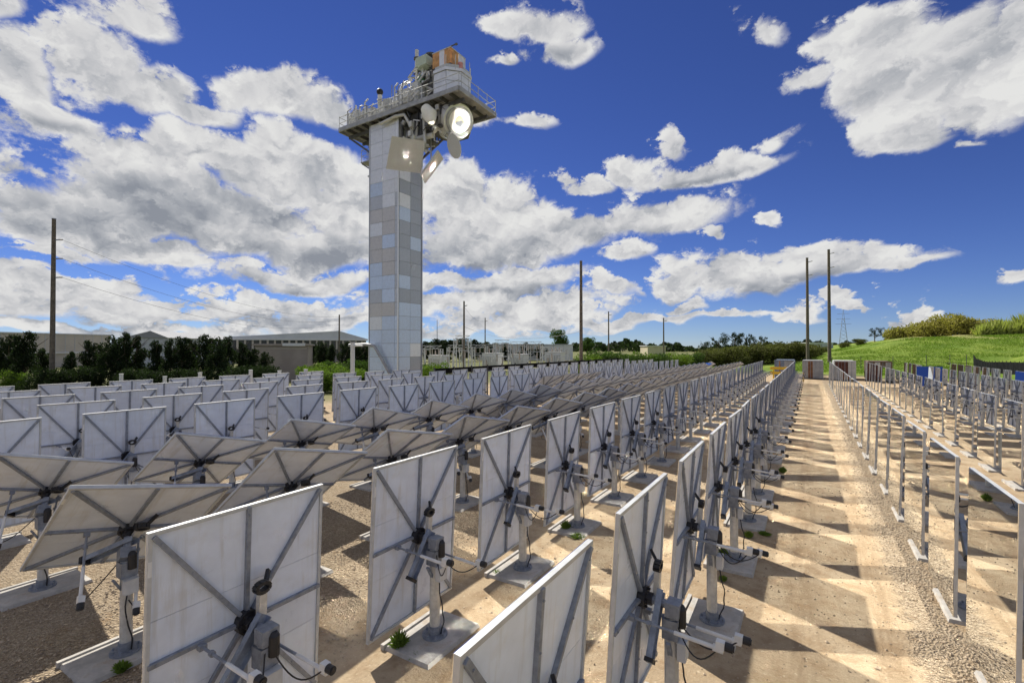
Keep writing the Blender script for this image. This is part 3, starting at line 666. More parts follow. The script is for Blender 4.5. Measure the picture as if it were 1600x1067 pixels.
tw(ring(C0, DN, .40, .925, 1.57, 1.74), 'aperture_ring', 'ceramic', snout)
tw(MB().tube([C0 + DN*1.56, C0 + DN*1.60], .41, 20), 'cavity', 'ceramic_core', snout)
# under-slung machinery between tower and receiver
und = tw(MB().box((-29.7, 30.1, 22.0), (-27.5, 32.4, 22.12)).box((-29.7, 30.1, 23.55), (-27.5, 32.4, 23.7)), 'service_bay', 'dark_steel')
for (x, y) in ((-29.65, 30.15), (-27.55, 30.15), (-29.65, 32.35), (-27.55, 32.35)): tw(MB().box((x - .06, y - .06, 22.12), (x + .06, y + .06, 23.55)), 'bay_post', 'dark_steel', und)
tw(MB().box((-29.6, 30.9, 22.13), (-27.6, 32.2, 23.5)), 'bay_unit', 'dark_steel', und)
tw(MB().tube([(-31.6, 29.5, 23.75), (-29.9, 29.55, 24.0), (-28.9, 29.6, 23.9), (-28.6, 29.7, 23.3), (-28.3, 29.9, 22.6)], .14, 10), 'bent_duct', 'subst', und, True)
tw(MB().tube([(-28.3, 30.2, 21.9), (-26.4, 30.4, 21.9)], .22, 12), 'exhaust_drum', 'subst', und, True)
for k in range(10):
    x = rs.uniform(-28.6, -25.8); y = rs.uniform(29.8, 31.5); z = rs.uniform(21.0, 22.0)
    tw(MB().tube([(x, y, 23.4), (x + rs.uniform(-.3, .3), y, z), (x + rs.uniform(-1, 1), y + .2, z - .1)], rs.uniform(.05, .12), 8), 'hanging_pipe', rs.choice(['dark_steel', 'dull_steel', 'subst', 'black']), und, True)
wd = tw(MB().tube([at(664, 39.0, 167), at(671, 38.8, 178), at(674, 38.6, 190)], [.42, .62, .30], 14), 'white_hopper', 'ceramic', und, True)
tw(MB().tube([at(677, 39.2, 199), at(681, 39.2, 202)], .3, 12), 'white_valve', 'ceramic', und, True)
for k in range(34):                                     # brackets, valves and cabling round the receiver mouth
    x, y, z = rs.uniform(-29.2, -24.6), rs.uniform(29.5, 30.6), rs.uniform(21.3, 24.0)
    kind = k % 4
    if kind == 0: tw(MB().bar((x, y, z), (x + rs.uniform(-1.2, 1.2), y + rs.uniform(-.2, .5), min(24.2, z + rs.uniform(.4, 1.4))), .07, .09), 'bracket', rs.choice(['dull_steel', 'dark_steel', 'subst']), und)
    elif kind == 1: tw(MB().tube([(x, y, z), (x + .15, y, z + .3)], rs.uniform(.08, .17), 10).tube([(x, y, z + .1), (x, y, z + .16)], .2, 10), 'valve', rs.choice(['subst', 'dull_steel', 'white_paint', 'black']), und, True)
    elif kind == 2:
        x2 = x + rs.uniform(-1.6, 1.6); tw(MB().tube([(x, y, 24.0), (x, y, z + .3), ((x + x2)/2, y, z - .15), (x2, y + .1, z + .4), (x2, y + .2, 24.0)], .035, 6), 'cable_loop', rs.choice(['black', 'dark_steel']), und, True)
    else: tw(MB().box((x - .16, y - .12, z), (x + .16, y + .12, z + rs.uniform(.2, .5))), 'junction_box', rs.choice(['subst', 'grey_box', 'dark_steel']), und)
# small balcony on the far-left side
bal = tw(MB().box((TX0 - 1.6, 30.2, 21.2), (TX0, 32.0, 21.3)).box((TX0 - .9, 30.4, 19.9), (TX0, 31.4, 20.0)), 'balcony', 'dull_steel')
for (x, y) in ((TX0 - 1.55, 30.25), (TX0 - .8, 30.25), (TX0 - .1, 30.25), (TX0 - 1.55, 31.1), (TX0 - 1.55, 31.95), (TX0 - .8, 31.95)):
    tw(MB().tube([(x, y, 21.3), (x, y, 22.4)], .03, 6), 'balcony_post', 'rim', bal)
for z in (21.85, 22.4): tw(MB().tube([(TX0, 30.25, z), (TX0 - 1.55, 30.25, z), (TX0 - 1.55, 31.95, z), (TX0, 31.95, z)], .025, 6), 'balcony_rail', 'rim', bal)
tw(MB().bar((TX0, 30.3, 20.2), (TX0 - 1.5, 30.3, 21.15), .08, .1), 'balcony_brace', 'dark_steel', bal)
# calibration targets and shield
def slab(corners, th, name, m, label=None, hang=None):
    c = [Vector(p) for p in corners]; n_ = (c[1] - c[0]).cross(c[3] - c[0]).normalized()
    mid = sum(c, Vector()) / len(c)
    if n_.dot(Vector((0, 0, CAM_H)) - mid) > 0: n_ = -n_
    k = len(c); mb = MB(); vs = c + [p + n_ * th for p in c]
    mb.add(vs, [tuple(range(k)), tuple(range(2*k - 1, k - 1, -1))] + [(i, (i+1) % k, k + (i+1) % k, k + i) for i in range(k)])
    o = tw(mb, name, m)
    if label: o['label'] = label
    if hang: tw(MB().tube([mid + n_ * .1, Vector(hang)], .06, 8), 'hanger', 'dull_steel', o)
    return o
slab([at(611, 37.6, 211), at(663, 37.9, 219), at(657, 38.9, 270), at(602, 38.5, 263)], .30, 'target_panel', 'target_grey', 'large square grey target plate', (-29.4, 30.4, 23.0))
slab([at(684.8, 38.2, 234.4), at(692.5, 39.9, 247), at(664.4, 39.6, 285.7), at(658, 38.0, 272.4)], .14, 'target_panel', 'target_grey', 'narrow slanted grey target plate', (-27.4, 31.2, 22.1))
ov = []
for k in range(14):
    a = 2*math.pi*k/14; x_, y_ = 10.5*math.cos(a), 20*math.sin(a); ov.append(at(708.5 + x_*.97 + y_*.18, 38.6 - x_*.05, 227 + y_))
slab(ov, .08, 'oval_shield', 'target_grey', 'pale oval shield plate', (-26.2, 31.2, 22.4))
# white stack beside the tower
ws = thing('vent_stack', at(551, 42.5), 'white vertical vent pipe standing beside the foot of the tower', 'pipe')
MB().tube([(0,0,0),(0,0,4.75)], .19, 14).build('stack_pipe', 'white_paint', ws, True); MB().tube([(0,0,4.75),(0,0,4.82)], .23, 14).build('stack_cap', 'white_paint', ws, True); MB().box((-.35,-.35,0),(.35,.35,.12)).build('footing', 'concrete', ws)
MB().tube([(.15,0,4.5),(1.5,-.2,4.5)], .06, 8).build('side_arm', 'white_paint', ws, True)

for i, (px, yt) in enumerate(((190, 585), (258, 589), (313, 583), (392, 579), (437, 580), (478, 578))):
    b = at(px, 33); mp = thing('marker_post', b, f'white marker post behind the back heliostats, {ORD[i]} from the left', 'post', 'white marker posts')
    z = at(px, 33, yt).z; MB().tube([(0,0,0),(0,0,z)], .12, 10).build('shaft', 'white_paint', mp, True); MB().tube([(0,0,z),(0,0,z+.05)], .14, 10).build('cap', 'grey_box', mp, True)
# ------------------------------------------------------------------ perimeter wall, containers, barriers
wl = thing('boundary_wall', (-24.7, 28.6, 0), 'long dark raised screen band behind the last heliostat row, right of the tower', 'fence')
for i in range(26):
    y = i * 2.4; MB().box((-.03, y + .045, 2.28), (.03, y + 2.355, 2.72)).build('screen_panel', 'shade_cloth', wl)
pmf = MB().box((-.045, -.045, 0), (.045, .045, 2.82)).mesh('post', 'dark_steel')
for i in range(27): o = link('post', pmf, wl); o.location = (0, i * 2.4, 0)
mat('ctr_grey', (.34, .35, .36), .6, .1, var=.2, scale=2); mat('ctr_rust', (.21, .10, .05), .8, 0, var=.35, scale=2); mat('ctr_maroon', (.10, .035, .025), .7, 0, var=.3, scale=2); mat('ctr_pale', (.52, .53, .52), .6, 0, var=.12, scale=2); mat('ctr_brown', (.14, .10, .07), .8, 0, var=.3, scale=2); mat('ctr_blue', (.16, .20, .27), .6, 0, var=.2, scale=2)
def container(x, y, sides, doors, label):
    t = thing('shipping_container', (x, y, 0), label, 'container', 'containers closing off the far end of the yard')
    MB().box((-1.16, .08, .16), (1.16, 6.0, 2.55)).build('body', sides, t)
    for sx in (-1, 1):
        mb = MB()
        for k in range(20): mb.box((sx*1.19 - .035, .2 + k*.29, .2), (sx*1.19 + .035, .36 + k*.29, 2.5))
        mb.build('side_ribs', sides, t)
        MB().box((sx*1.16 - .06, -.02, 0), (sx*1.16 + .06, .10, 2.6)).build('corner_post', sides, t)
    MB().box((-1.10, 0, 2.46), (1.10, .09, 2.6)).build('header', sides, t); MB().box((-1.10, 0, 0.02), (1.10, .09, .16)).build('sill', 'dark_steel', t)
    for i, dm in enumerate(doors):
        x0 = -1.09 + i * 2.18 / len(doors); w = 2.18 / len(doors)
        dd = MB().box((x0 + .01, .03, .17), (x0 + w - .01, .075, 2.45)).build('door_leaf', dm, t)
        nr = max(2, int(w / .28))
        for k in range(nr):
            xx = x0 + .06 + k * (w - .12) / max(1, nr - 1); MB().box((xx - .045, -.015, .2), (xx + .045, .028, 2.42)).build('door_rib', dm, dd)
        MB().tube([(x0 + w*.5, -.05, .15), (x0 + w*.5, -.05, 2.48)], .025, 6).build('lock_bar', 'galv', dd)
container(.25, 78, 'ctr_grey', ['ctr_grey', 'ctr_rust', 'ctr_grey', 'ctr_grey'], 'grey shipping container with a rust brown stripe at the end of the lane')
container(3.9, 78.4, 'ctr_pale', ['ctr_maroon', 'ctr_maroon', 'ctr_pale'], 'shipping container with dark maroon doors beside a pale ribbed panel')
container(7.6, 77.6, 'ctr_brown', ['ctr_brown', 'ctr_pale', 'ctr_brown', 'ctr_grey'], 'dark brown and grey striped shipping container, rightmost of the four')
container(-3.2, 79, 'ctr_blue', ['ctr_blue', 'ctr_grey'], 'bluish grey shipping container, leftmost of the four behind the mirror row')
def bollard(loc, h, label):
    t = thing('bollard', loc, label, 'bollard', 'yellow bollards at the end of the yard')
    MB().tube([(0,0,0),(0,0,h),(0,0,h+.05)], [.09,.09,.04], 10).build('shaft', 'yellow', t, True); MB().tube([(0,0,h*.6),(0,0,h*.75)], .094, 10).build('black_band', 'black', t, True)
bollard((-.8, 72.6, 0), 1.1, 'yellow bollard at the foot of the grey container')
yb = thing('barrier', (-3.4, 71.2, 0), 'yellow steel barrier beside the far end of the lane mirrors', 'barrier')
for x in (-.7, .7): MB().tube([(x,0,0),(x,0,1.9)], .09, 10).build('upright', 'yellow', yb, True)
MB().box((-1.1,-.07,.9),(1.1,.07,1.25)).build('rail', 'yellow', yb); MB().box((-1.1,-.08,1.5),(1.1,.08,1.85)).build('rail', 'yellow', yb); MB().tube([(0,.1,0),(0,.1,2.6)], .07, 8).build('mast', 'rust', yb)

# black fence curving up the foot of the hill
def H(x, y): return float(hill_z(np.array(x), np.array(y)))
pts = [at(1521, 80), at(1524, 77.5), at(1534, 75), at(1550, 71.5), at(1572, 68), at(1600, 63), at(1660, 57), at(1740, 53)]
fb = thing('mesh_fence', pts[0], 'black screened fence curving along the foot of the green hill', 'fence')
fine = []
for a, b in zip(pts[:-1], pts[1:]):
    for k in range(4): p = a.lerp(b, k/4); fine.append(Vector((p.x, p.y, H(p.x, p.y) - .1)))
for a, b in zip(fine[:-1], fine[1:]):
    u_ = Vector((0, 0, 1.75)); n_ = (b - a).cross(u_).normalized() * .02
    MB().add([a - pts[0] - n_, b - pts[0] - n_, b - pts[0] + n_, a - pts[0] + n_, a - pts[0] - n_ + u_, b - pts[0] - n_ + u_, b - pts[0] + n_ + u_, a - pts[0] + n_ + u_], [(0,1,2,3),(4,5,6,7),(0,1,5,4),(1,2,6,5),(2,3,7,6),(3,0,4,7)]).build('mesh_panel', 'shade_cloth', fb)
    MB().tube([a - pts[0], a - pts[0] + Vector((0,0,1.9))], .04, 6).build('post', 'black', fb)
wf = thing('wire_fence', at(1300, 86), 'thin dark wire fence with spaced posts along the bottom of the grass slope', 'fence')
prev = None
for px in (1300, 1345, 1395, 1447, 1484, 1510):
    p = at(px, 86 - (px - 1300) * .04); b = Vector((p.x, p.y, H(p.x, p.y))) - wf.location
    MB().tube([b - Vector((0,0,.3)), b + Vector((0,0,2.3))], .045, 6).build('post', 'dark_steel', wf)
    if prev is not None:
        for z in (.5, 1.0, 1.5, 2.1): MB().tube([prev + Vector((0,0,z)), b + Vector((0,0,z))], .012, 4).build('strand', 'wire', wf)
    prev = b

# ------------------------------------------------------------------ power poles and wires
POLES = []
def pole(px, t, ytop, r, label, arms=0, m='timber_pole', lean=0.0):
    b = at(px, t); z0 = H(b.x, b.y); z = at(px, t, ytop).z - z0
    o = thing('power_pole', (b.x, b.y, z0), label, 'pole', 'power poles')
    MB().tube([(0,0,-.2),(lean*z*.5,0,z*.5),(lean*z,0,z)], [r, r*.86, r*.7], 10).build('shaft', m, o, True)
    MB().tube([(lean*z,0,z),(lean*z,0,z+.06)], r*.78, 10).build('cap', 'galv', o)
    for k in range(arms):
        zz_ = z - .9 - k * z * .125
        MB().bar((lean*z, 0, zz_), (lean*z + .72, -.25, zz_ + .1), .10, .12).build('arm', 'galv', o)
        MB().tube([(lean*z + .7, -.25, zz_ + .1), (lean*z + .95, -.33, zz_ + .14)], .07, 8).build('insulator', 'porcelain', o)
    POLES.append((px, Vector((b.x, b.y, z0 + z)))); return o
pole(82, 46, 342, .23, 'tall dark timber power pole with three side brackets, far left', 0)
lp = POLES[-1][1]
lo = [o for o in bpy.data.objects if o.name.startswith('power_pole')][0]
for zz_ in (lp.z - 2.0, lp.z - 3.8, lp.z - 5.6):
    MB().bar((0,0,zz_), (.45,.35,zz_+.05), .08, .1).build('arm', 'galv', lo); MB().tube([(.42,.33,zz_+.05),(.62,.48,zz_+.05)], .06, 8).build('insulator', 'porcelain', lo)
pole(908, 62, 408, .24, 'tall timber power pole between the substation and green bushes', 0)
pole(725, 88, 471, .22, 'dark timber power pole standing in front of the substation', 1)
pole(758, 128, 497, .18, 'thin distant pole above the middle of the substation', 1)
pole(530, 108, 492, .2, 'thin timber pole left of the tower before the long shed', 0)
pole(951, 122, 487, .2, 'slim pole with a crossarm behind the green bushes', 1)
pole(1037, 132, 497, .22, 'short slim pole above the bushes in the middle distance', 1)
pole(1262, 100, 403, .34, 'left and shorter of two tall poles at the foot of the hill', 2)
pole(1296, 100, 390, .36, 'right and taller of two tall poles at the foot of the hill', 2, m='timber_pole')
pole(118 + 565, 150, 500, .12, 'very thin mast just right of the tower beyond the substation', 0, m='galv')
def wire(a, b, sag, label, r=.018):
    pts_ = []
    for k in range(17):
        t = k/16; p = a.lerp(b, t); p.z -= sag * 4 * t * (1 - t); pts_.append(p - a)
    o = MB().tube(pts_, r, 4).build('power_line', 'wire'); o.location = a; tag(o, label, 'wire', 'overhead wires')
PD = dict((round(p[0]), p[1]) for p in POLES)
wire(PD[82] - Vector((-.6,-.45,1.95)), PD[530] - Vector((0,0,.4)), 2.2, 'uppermost overhead wire running from the far left pole', .016)
wire(PD[82] - Vector((-.6,-.45,3.75)), PD[530] - Vector((0,0,1.2)), 2.4, 'middle overhead wire running from the far left pole', .016)
wire(PD[82] - Vector((-.6,-.45,5.55)), PD[530] - Vector((0,0,2.0)), 2.6, 'lowest overhead wire running from the far left pole', .016)
wire(PD[725] - Vector((0,0,.9)), PD[758] - Vector((0,0,.6)), 1.2, 'slack wire from the substation pole to the next thin pole', .02)
wire(PD[725] - Vector((0,0,4.6)), PD[908] - Vector((0,0,9)), 1.5, 'lower wire between the substation pole and the tall timber pole', .02)

# ------------------------------------------------------------------ sheds and buildings
def box_shed(name, px0, px1, t0, t1, ytop, depth, wall, roof, label, gable=0.0, ridge=None, windows=0):
    a, b = at(px0, t0, ytop), at(px1, t1, ytop); zt = (a.z + b.z) / 2; a.z = b.z = 0
    o = thing(name, a, label, 'building')
    d = (b - a); L = d.length; d.normalize(); n_ = Vector((-d.y, d.x, 0))
    if n_.dot(a) < 0: n_ = -n_
    mt = Matrix((d, n_, Vector((0,0,1)))).transposed().to_4x4()
    zt0 = zt - gable
    MB().box((0,0,0), (L, depth, zt0), mt).build('wall', wall, o)
    mb = MB()
    if gable:
        r0 = (ridge if ridge is not None else .5) * L
        mb.add([mt @ Vector(p) for p in ((-.4,-.4,zt0+.01),(r0,-.4,zt),(L+.4,-.4,zt0+.01),(-.4,depth,zt0+.01),(r0,depth,zt),(L+.4,depth,zt0+.01))], [(0,1,2),(3,5,4),(0,3,4,1),(1,4,5,2),(0,2,5,3)])
    else: mb.box((-.3,-.3,zt0+.01), (L+.3, depth+.3, zt0+.25), mt)
    mb.build('roof', roof, o)
    nr = int(L / 1.2) if L < 60 else int(L / 3)
    return o, mt, L, zt0
o, mt, L, z = box_shed('long_shed', -60, 172, 92, 118, 522, 30, 'shed_beige', 'shed_roof', 'long low beige shed with pale roof behind the trees, far left')
MB().box((0,-.4,z*.42),(L,-.05,z*.46), mt).build('white_band', 'white_paint', o)
for k in range(1, 14): MB().box((k*L/14 - .04,-.06,0),(k*L/14 + .04,-.004,z), mt).build('wall_joint', 'shed_grey', o)
o, mt, L, z = box_shed('gabled_shed', 196, 262, 104, 104, 517, 24, 'shed_grey', 'roof_dull', 'blue grey gabled metal shed rising between the dark trees', 1.5, .62)
for k in range(1, 9): MB().box((k*L/9 - .03,-.05,0),(k*L/9 + .03,-.004,z-.02), mt).build('wall_rib', 'shed_grey', o)
o, mt, L, z = box_shed('factory_hall', 330, 572, 130, 150, 516, 50, 'brick_taupe', 'shed_roof', 'wide factory hall with white roof edge and row of pale columns', 2.4, .8)
MB().box((-.6,-.7,z-.5),(L+.4,-.42,z+.05), mt).build('gutter', 'white_paint', o)
for k in range(22): MB().box((k*L/22 + .3,-.36,z*.55),(k*L/22 + .8,-.06,z-.55), mt).build('window_column', 'shed_beige', o)
MB().box((0,-.05,z*.3),(L*.97,-.004,z-.55), mt).build('window_strip', 'dark_glass', o)
o, mt, L, z = box_shed('brick_building', 398, 481, 62, 64, 540, 9, 'brick_taupe', 'brick_taupe', 'flat-roofed taupe brick block right of the dark trees')
MB().box((L*.52,-.35,z-.05),(L*.95,.3,z+.32), mt).build('roof_vent', 'white_paint', o)
MB().box((L*.02,-.03,z-.42),(L*.98,-.004,z-.30), mt).build('coping', 'shed_beige', o)
o, mt, L, z = box_shed('white_warehouse', 745, 895, 165, 165, 539, 25, 'white_paint', 'shed_roof', 'long white warehouse behind the substation')
for k in range(1, 10): MB().box((k*L/10 - .08,-.06,0),(k*L/10 + .08,-.004,z), mt).build('wall_joint', 'shed_grey', o)
o, mt, L, z = box_shed('small_shed', 1012, 1040, 175, 175, 541, 10, 'cream', 'shed_roof', 'small cream shed beyond the bushes in the middle distance')
o, mt, L, z = box_shed('hillside_shed', 1266, 1302, 230, 230, 536, 18, 'shed_grey', 'shed_roof', 'distant grey shed peeping between the two tall poles')

# ------------------------------------------------------------------ substation
def gantry(px0, px1, t, ytop, label, bays=1):
    a, b = at(px0, t), at(px1, t); z = at(px0, t, ytop).z
    o = thing('substation_gantry', a, label, 'gantry', 'steel gantries of the substation'); d = b - a; L = d.length; d.normalize(); s = Vector((-d.y, d.x, 0))
    for i in range(bays + 1):
        c = d * (L * i / bays); mb = MB(); w = .28
        for sx in (-1, 1):
            for sy in (-1, 1): mb.bar(c + d*sx*w + s*sy*w, c + d*sx*w*.7 + s*sy*w*.7 + Vector((0,0,z)), .09, .09)
        n_ = int(z / .9)
        for k in range(n_):
            z0, z1 = k*z/n_, (k+1)*z/n_; q = 1 if k % 2 else -1
            for sy in (-1, 1): mb.bar(c + d*q*w + s*sy*w + Vector((0,0,z0)), c - d*q*w + s*sy*w + Vector((0,0,z1)), .05, .05)
        mb.build('lattice_column', 'subst', o)
    mb = MB()
    for sy in (-1, 1):
        for zz_ in (z, z + .5): mb.bar(s*sy*.22 + Vector((0,0,zz_)), d*L + s*sy*.22 + Vector((0,0,zz_)), .09, .09)
        n_ = max(2, int(L / .8))
        for k in range(n_): mb.bar(d*(L*k/n_) + s*sy*.22 + Vector((0,0,z + .5*(k % 2))), d*(L*(k+1)/n_) + s*sy*.22 + Vector((0,0,z + .5*((k+1) % 2))), .05, .05)
    mb.build('lattice_beam', 'subst', o)
    for k in range(bays * 3):
        c = d * (L * (k + .5) / (bays * 3)); MB().tube([c + Vector((0,0,z)), c + Vector((0,0,z - 1.0))], .09, 8).build('insulator', 'porcelain', o)
for i, a in enumerate([(661, 690, 78, 545, 'low white steel gantry close beside the tower', 1), (711, 734, 84, 529, 'tall white portal gantry behind the timber pole', 1), (700, 760, 100, 543, 'wide low gantry behind the tall portal', 3),
          (773, 796, 84, 536, 'white gantry in the middle of the substation', 1), (796, 846, 92, 538, 'wide white gantry right of the substation middle', 2), (760, 850, 110, 541, 'long rear gantry along the substation', 4), (846, 888, 98, 546, 'low gantry at the right end of the substation', 2)]): gantry(*a)
for i in range(26):
    px = 664 + i * 8.7 + random.uniform(-2, 2); t = random.choice([76, 82, 88, 96, 104]); b = at(px, t); hh = random.uniform(2.3, 4.4)
    o = thing('bus_support', b, f'white insulator stand, {ORD[i]} from the tower along the substation', 'insulator', 'insulator stands of the substation')
    MB().bar((0,0,0),(0,0,hh-1.2), .16, .16).build('pedestal', 'subst', o)
    mb = MB()
    for k in range(6): mb.tube([(0,0,hh-1.2+k*.2),(0,0,hh-1.1+k*.2),(0,0,hh-1.0+k*.2)], [.08,.15,.08], 8)
    mb.build('insulator_stack', 'porcelain' if i % 3 else 'subst', o); MB().bar((-1.4,0,hh+.05),(1.4,0,hh+.05), .09, .09).build('busbar', 'rim', o)
for i, (px, t, w, hh) in enumerate(((686, 82, 3.0, 2.9), (770, 90, 3.4, 3.2), (812, 88, 2.6, 3.0), (868, 92, 3.2, 3.4))):
    b = at(px, t); o = thing('transformer', b, ['white transformer cabinet beside the tower', 'white transformer near the substation middle', 'white transformer right of the middle gantry', 'white cabinet at the right end of the substation'][i], 'transformer', 'substation transformers')
    MB().box((-w/2,-1,0),(w/2,1,hh)).build('tank', 'white_paint', o); MB().box((-w/2-.1,-1.1,hh+.01),(w/2+.1,1.1,hh+.14)).build('lid', 'subst', o)
    for k in range(6): MB().box((-w/2 + .2 + k*w/6, -1.25, .4),(-w/2 + .3 + k*w/6, -1.01, hh-.4)).build('cooling_fin', 'subst', o)
    for k in range(3): MB().tube([(-.8+.8*k,0,hh+.14),(-.8+.8*k,0,hh+1.0)], .1, 8).build('bushing', 'porcelain', o)
# distant lattice pylon
b = at(1318, 330); py_ = thing('lattice_pylon', (b.x, b.y, H(b.x, b.y)), 'distant lattice power pylon just right of the two tall poles', 'pylon'); mb = MB(); zt = 24
for sx in (-1, 1):
    for sy in (-1, 1): mb.bar((sx*2.6, sy*2.6, -2), (sx*.6, sy*.6, zt*.75), .13, .13); mb.bar((sx*.6, sy*.6, zt*.75), (0, 0, zt), .1, .1)
for k in range(7):
    z0, z1 = k*zt*.75/7, (k+1)*zt*.75/7; w0, w1 = 2.6 - 2*k/7, 2.6 - 2*(k+1)/7
    for sy in (-1, 1): mb.bar((-w0, sy*w0, z0), (w1, sy*w1, z1), .07, .07); mb.bar((w0, sy*w0, z0), (-w1, sy*w1, z1), .07, .07)
mb.build('lattice_body', 'galv', py_)
for k, z in enumerate((14, 17.5, 21)): MB().bar((-4.5 + k*.5, 0, z), (4.5 - k*.5, 0, z), .13, .16).build('crossarm', 'galv', py_)

# ------------------------------------------------------------------ trees, bushes, weeds
def leaf_mesh(name, clumps, n, size, material, droop=0.0, aspect=.5, seed=0, shell=.55):
    g = np.random.default_rng(seed); c = np.array([k[:3] for k in clumps]); r = np.array([k[3:6] for k in clumps])
    wts = (r[:, 0] * r[:, 1] + r[:, 2] * r[:, 0]); wts = wts / wts.sum()
    idx = g.choice(len(clumps), n, p=wts); d = g.normal(size=(n, 3)); d /= np.linalg.norm(d, axis=1)[:, None]
    rad = (shell + (1 - shell) * g.random(n) ** .7) * (1 + g.normal(0, .10, n)); P = c[idx] + d * r[idx] * rad[:, None]
    ax = g.normal(size=(n, 3)); ax[:, 2] -= droop * 2.5; ax /= np.linalg.norm(ax, axis=1)[:, None]
    nn = np.cross(ax, g.normal(size=(n, 3)) + d * .8); nn /= np.linalg.norm(nn, axis=1)[:, None]
    sz = size * g.uniform(.55, 1.35, n)[:, None]; u = ax * sz; v = nn * sz * aspect
    V = np.stack([P - u*.5, P + v*.5, P + u*.5, P - v*.5], 1).reshape(-1, 3)
    me = bpy.data.meshes.new(name); me.from_pydata(V.tolist(), [], np.arange(4*n).reshape(-1, 4).tolist()); me.materials.append(M[material]); return me
def trunk_mesh(h, r, limbs, seed, spread=.3):
    g = random.Random(seed); mb = MB(); pts_ = [(0,0,-.2)]
    for k in range(1, 5): pts_.append((g.uniform(-.08,.08)*h*.3, g.uniform(-.08,.08)*h*.3, h*k/4))
    mb.tube(pts_, [r*1.15, r, r*.75, r*.5, r*.2], 8)
    for k in range(limbs):
        z = h*g.uniform(.25,.8); a = g.uniform(0, 6.28); L = h*spread*g.uniform(.6,1.2)
        mb.tube([(0,0,z),(math.cos(a)*L*.5, math.sin(a)*L*.5, z+L*.35),(math.cos(a)*L, math.sin(a)*L, z+L*.75)], [r*.45, r*.3, r*.1], 6)
    return mb.mesh('trunk', 'bark', True)
def oak_clumps(h, w, seed, n=22, base=.12, top=.35):
    g = random.Random(seed); L = []
    for k in range(n):
        t = base + (1 - base) * (k / (n - 1)) ** .9; env = w * (top + (1 - top) * math.sin(math.pi * min(1, (1 - t) * .85 + .12)))
        a = g.uniform(0, 6.28); rr = env * g.uniform(.15, .75); s = env * g.uniform(.28, .5)
        L.append((math.cos(a)*rr, math.sin(a)*rr, h*t*.95, s, s, s*g.uniform(.8, 1.25)))
    return L
LEAF = {}
def plant(kind, name, px, t, ytop, label, cat, group=None, wscale=1.0, zbase=None):
    b = at(px, t); z0 = H(b.x, b.y); hh = at(px, t, ytop).z - z0
    crown, trunk, h0 = LEAF[kind]; s = hh / h0
    o = thing(name, (b.x, b.y, z0 - .05), label, cat, group); o.rotation_euler = (0, 0, random.uniform(0, 6.28)); o.scale = (s * wscale, s * wscale, s)
    if trunk: link('trunk', trunk, o)
    link('crown', crown, o); return o
for i in range(4):
    h = 6.0; LEAF[f'sheoak{i}'] = (leaf_mesh('crown', oak_clumps(h, 1.55, 40+i, 30, .10, .16), 6000, .24, 'leaf_dark', .35, .4, i), trunk_mesh(h*.95, .13, 7, 50+i), h*1.04)
for i in range(2):
    h = 4.0; LEAF[f'bush{i}'] = (leaf_mesh('crown', [(random.uniform(-1.5,1.5), random.uniform(-1.5,1.5), random.uniform(.5,2.9), random.uniform(.7,1.2), random.uniform(.7,1.2), random.uniform(.6,1.0)) for _ in range(22)], 5000, .26, ('leaf_bright','leaf_mid')[i], 0, .55, 9+i), trunk_mesh(2.6, .12, 6, 70+i, .5), 3.9)
LEAF['darkbush'] = (leaf_mesh('crown', [(random.uniform(-3,3), random.uniform(-2,2), random.uniform(.5,3.0), random.uniform(.8,1.5), random.uniform(.8,1.5), random.uniform(.7,1.1)) for _ in range(26)], 6500, .28, 'leaf_dark', 0, .5, 15), trunk_mesh(2.6, .15, 7, 76, .6), 4.0)
LEAF['olive'] = (leaf_mesh('crown', [(random.uniform(-3,3), random.uniform(-2,2), random.uniform(.5,3.0), random.uniform(.8,1.5), random.uniform(.8,1.5), random.uniform(.7,1.1)) for _ in range(26)], 6500, .30, 'leaf_olive', 0, .55, 13), trunk_mesh(2.6, .15, 7, 75, .6), 4.0)
LEAF['round'] = (leaf_mesh('crown', [(random.gauss(0,1.6), random.gauss(0,1.6), random.uniform(4.2,8.6), random.uniform(.9,1.6), random.uniform(.9,1.6), random.uniform(.8,1.3)) for _ in range(26)], 5000, .42, 'leaf_mid', .1, .5, 21), trunk_mesh(7.5, .28, 8, 77, .35), 9.6)
LEAF['sparse'] = (leaf_mesh('crown', [(random.gauss(0,2.2), random.gauss(0,2.2), random.uniform(3.5,8.4), random.uniform(.5,1.0), random.uniform(.5,1.0), random.uniform(.4,.8)) for _ in range(24)], 2200, .40, 'leaf_dark', .2, .45, 23), trunk_mesh(8.4, .24, 14, 79, .4), 9.0)
LEAF['hillbush'] = (leaf_mesh('crown', [(x_, y_, z_, r_, r_, r_*.85) for x_, y_, z_, r_ in [(random.uniform(-9.5,9.5), random.uniform(-4,4), 0, 0) for _ in range(0)] + [((k % 11 - 5) * 2.0 + random.uniform(-.6,.6), random.uniform(-3.5,3.5), (.8 + random.uniform(0, 4.6) * max(.25, 1 - abs(((k % 11 - 5) * 2.0 - 2.0) / 12.5)**1.6)), random.uniform(1.3,2.3)) for k in range(110)]], 24000, .55, 'leaf_gold', 0, .55, 31, .7), trunk_mesh(4, .3, 9, 81, .6), 7.2)
left_trees = [(-4, 60, 540), (14, 52, 518), (40, 47, 512), (66, 56, 540), (112, 50, 545), (140, 52, 527), (158, 55, 535), (176, 48, 519), (196, 50, 513), (214, 53, 520), (243, 50, 527), (266, 48, 524), (284, 50, 521), (298, 54, 524), (322, 51, 517), (342, 48, 522), (356, 52, 520), (378, 55, 530), (396, 54, 541), (414, 57, 546)]
